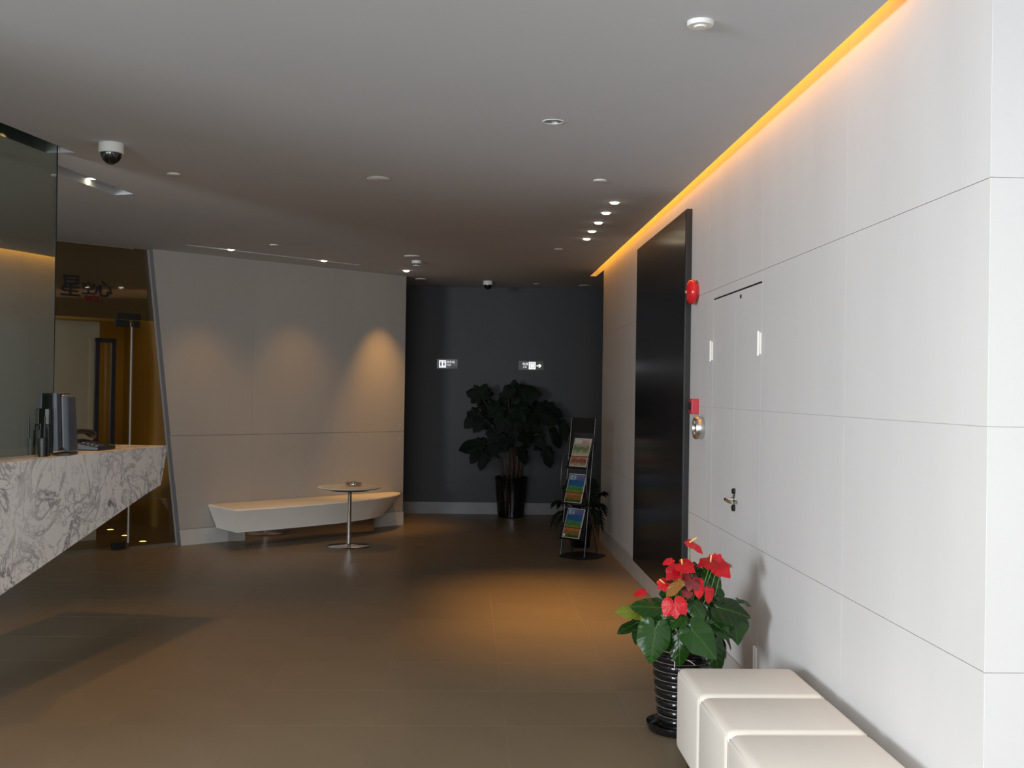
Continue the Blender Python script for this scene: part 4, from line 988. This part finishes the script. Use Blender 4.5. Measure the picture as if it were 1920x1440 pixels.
def cover_material(name, bands, scale):
    """printed cover: horizontal colour zones broken up by noise"""
    m = bpy.data.materials.new(name); m.use_nodes = True
    nt = m.node_tree; N = nt.nodes; L = nt.links; b = N['Principled BSDF']; b.inputs['Roughness'].default_value = 0.3
    uv = N.new('ShaderNodeUVMap'); sp = N.new('ShaderNodeSeparateXYZ'); L.new(uv.outputs[0], sp.inputs[0])
    n = N.new('ShaderNodeTexNoise'); n.inputs['Scale'].default_value = scale; n.inputs['Detail'].default_value = 3; L.new(uv.outputs[0], n.inputs['Vector'])
    ma = N.new('ShaderNodeMath'); ma.operation = 'MULTIPLY_ADD'; ma.inputs[1].default_value = 0.30
    L.new(n.outputs['Fac'], ma.inputs[0]); L.new(sp.outputs['Y'], ma.inputs[2])
    su = N.new('ShaderNodeMath'); su.operation = 'SUBTRACT'; su.inputs[1].default_value = 0.15; L.new(ma.outputs[0], su.inputs[0])
    cr = N.new('ShaderNodeValToRGB'); cr.color_ramp.interpolation = 'LINEAR'
    while len(cr.color_ramp.elements) < len(bands): cr.color_ramp.elements.new(0.5)
    for e, (p, c) in zip(cr.color_ramp.elements, bands): e.position = p; e.color = (*c, 1)
    L.new(su.outputs[0], cr.inputs[0])
    v = N.new('ShaderNodeTexVoronoi'); v.inputs['Scale'].default_value = scale * 4.0; L.new(uv.outputs[0], v.inputs['Vector'])
    h = N.new('ShaderNodeMix'); h.data_type = 'RGBA'; h.blend_type = 'MULTIPLY'; h.inputs[0].default_value = 0.55
    L.new(cr.outputs[0], h.inputs[6]); hs_ = N.new('ShaderNodeHueSaturation'); hs_.inputs['Saturation'].default_value = 0.35; L.new(v.outputs['Color'], hs_.inputs['Color']); L.new(hs_.outputs[0], h.inputs[7]); L.new(h.outputs[2], b.inputs['Base Color'])
    return m
cov1 = cover_material('food_cover', [(0.0, (0.55, 0.50, 0.30)), (0.18, (0.30, 0.10, 0.06)), (0.28, (0.70, 0.16, 0.12)), (0.40, (0.75, 0.70, 0.5)), (0.52, (0.40, 0.45, 0.22)), (0.66, (0.16, 0.24, 0.10)), (0.80, (0.55, 0.52, 0.35)), (0.95, (0.72, 0.70, 0.62))], 6)
cov2 = cover_material('landscape_cover', [(0.0, (0.02, 0.05, 0.01)), (0.12, (0.16, 0.22, 0.03)), (0.20, (0.55, 0.10, 0.05)), (0.28, (0.60, 0.20, 0.06)), (0.36, (0.32, 0.40, 0.05)), (0.46, (0.05, 0.22, 0.04)), (0.54, (0.10, 0.34, 0.18)), (0.62, (0.03, 0.15, 0.33)), (0.80, (0.02, 0.15, 0.38)), (0.95, (0.10, 0.25, 0.45))], 7)
magred = material('masthead_red', (0.62, 0.05, 0.05), 0.4, noise=0.05); magpink = material('masthead_magenta', (0.58, 0.06, 0.22), 0.4, noise=0.05)
magwhite = material('masthead_white', (0.80, 0.80, 0.80), 0.4, noise=0.02)
labs = ['magazine with a green and red food cover, top of the rack', 'magazine with a blue landscape cover, middle tray of the rack', 'magazine with a blue landscape cover, lowest tray of the rack']
for i, (zt, ft, zb, fb) in enumerate(mags):
    hw = 0.101
    a = R(-hw, fb, zb); b_ = R(hw, fb, zb); c = R(hw, ft, zt); d = R(-hw, ft, zt)
    upv = (d - a).normalized(); nrm = WV.cross(upv).normalized()
    if nrm.dot(FV) < 0: nrm = -nrm
    mg = thing('magazine', (a + b_) / 2, labs[i], 'magazine', 'magazines in the rack')
    pchild(mg, MB().prism([a, b_, c, d], -nrm * 0.010), 'pages', M['paper'])
    ins = 0.006
    q = MB(); q.v = [tuple(p) for p in (a + upv * ins + WV * ins + nrm * 0.0006, b_ + upv * ins - WV * ins + nrm * 0.0006, c - upv * ins - WV * ins + nrm * 0.0006, d - upv * ins + WV * ins + nrm * 0.0006)]
    q.f = [(0, 1, 2, 3)]; q.uv = [(0, 0), (0.75, 0), (0.75, 1), (0, 1)]
    pchild(mg, q, 'cover', cov1 if i == 0 else cov2)
    L_ = (d - a).length
    for body, off, mm_ in (('\u5468\u672b', 0.014, magwhite), ('CITY', 0.098, magred if i == 0 else magpink)):
        t = text_mesh('masthead', body, 0.050 if off < 0.05 else 0.052, mm_, None, a + WV * off + upv * (L_ - 0.056) + nrm * 0.0008, WV, upv, depth=0.001, sx=0.82 if off < 0.05 else 0.72)
        t.parent = mg; t.matrix_parent_inverse = Matrix.Translation(mg.location).inverted()
    if i == 2:
        pchild(mg, MB().prism([a + WV * 0.012 + upv * 0.012 + nrm * 0.001, a + WV * 0.036 + upv * 0.012 + nrm * 0.001, a + WV * 0.036 + upv * 0.036 + nrm * 0.001, a + WV * 0.012 + upv * 0.036 + nrm * 0.001], nrm * 0.0004), 'corner_box', magwhite)

# ------------------------------------------------------------------ palm behind the rack
PP = Vector((1.16, 11.15, 0))
pa = thing('potted_palm', PP, 'small dark palm with arching feathery fronds in a black pot behind the magazine rack', 'plant')
o = pp = MB().lathe([(0.085, 0), (0.09, 0.01), (0.115, 0.20), (0.125, 0.215), (0.125, 0.235), (0.115, 0.235), (0.108, 0.205), (0, 0.205)], (0, 0, 0), 32).build('pot', M['blackgloss'], pa); autosmooth(o, 45)
MB().lathe([(0.106, 0.206), (0.10, 0.212), (0, 0.214)], (0, 0, 0), 24).build('soil', M['soil'], pp, smooth=True)
fronds = [((0.20, -0.06, 0.34), 0.10), ((0.19, -0.10, 0.18), 0.12), ((0.17, -0.12, 0.02), 0.14), ((0.05, -0.10, 0.46), 0.06), ((-0.12, -0.10, 0.40), 0.08), ((-0.24, -0.08, 0.24), 0.10), ((-0.27, -0.1, 0.06), 0.12), ((0.10, 0.05, 0.42), 0.06), ((-0.05, 0.12, 0.38), 0.06), ((0.02, -0.22, 0.26), 0.1), ((0.10, -0.20, 0.10), 0.12), ((-0.14, -0.2, 0.12), 0.12)]
for e, bul in fronds:
    e = Vector(e) + Vector((0, 0, 0.205)); pts = arc((0, 0, 0.205), e, (e.x * 0.1, e.y * 0.1, bul), 12)
    b = MB(); b.tube(pts, [0.004 - 0.0002 * i for i in range(13)], 5)
    uvs = [(0.2, 0.1)] * len(b.v)
    for i in range(4, 13):
        t = (pts[min(i + 1, 12)] - pts[i - 1]).normalized(); side = t.cross(Vector((0, 0, 1)))
        side = side.normalized() if side.length > 0.1 else Vector((1, 0, 0))
        ll = 0.13 * math.sin(PI * (i - 2) / 12) + 0.03
        for sg_ in (-1, 1):
            dr_ = (side * sg_ * 0.8 + t * 0.55 + Vector((0, 0, -0.15))).normalized(); wv = t * 0.009
            p = pts[i]; m1 = p + dr_ * ll * 0.5 + Vector((0, 0, 0.006)); q = p + dr_ * ll + Vector((0, 0, -0.035))
            b.add([p, m1 + wv, q, m1 - wv], [(0, 1, 2), (0, 2, 3)]); uvs += [(0.3, 0.2)] * 4
    b.uv = uvs
    b.build('frond', M['palmleaf'], pa)
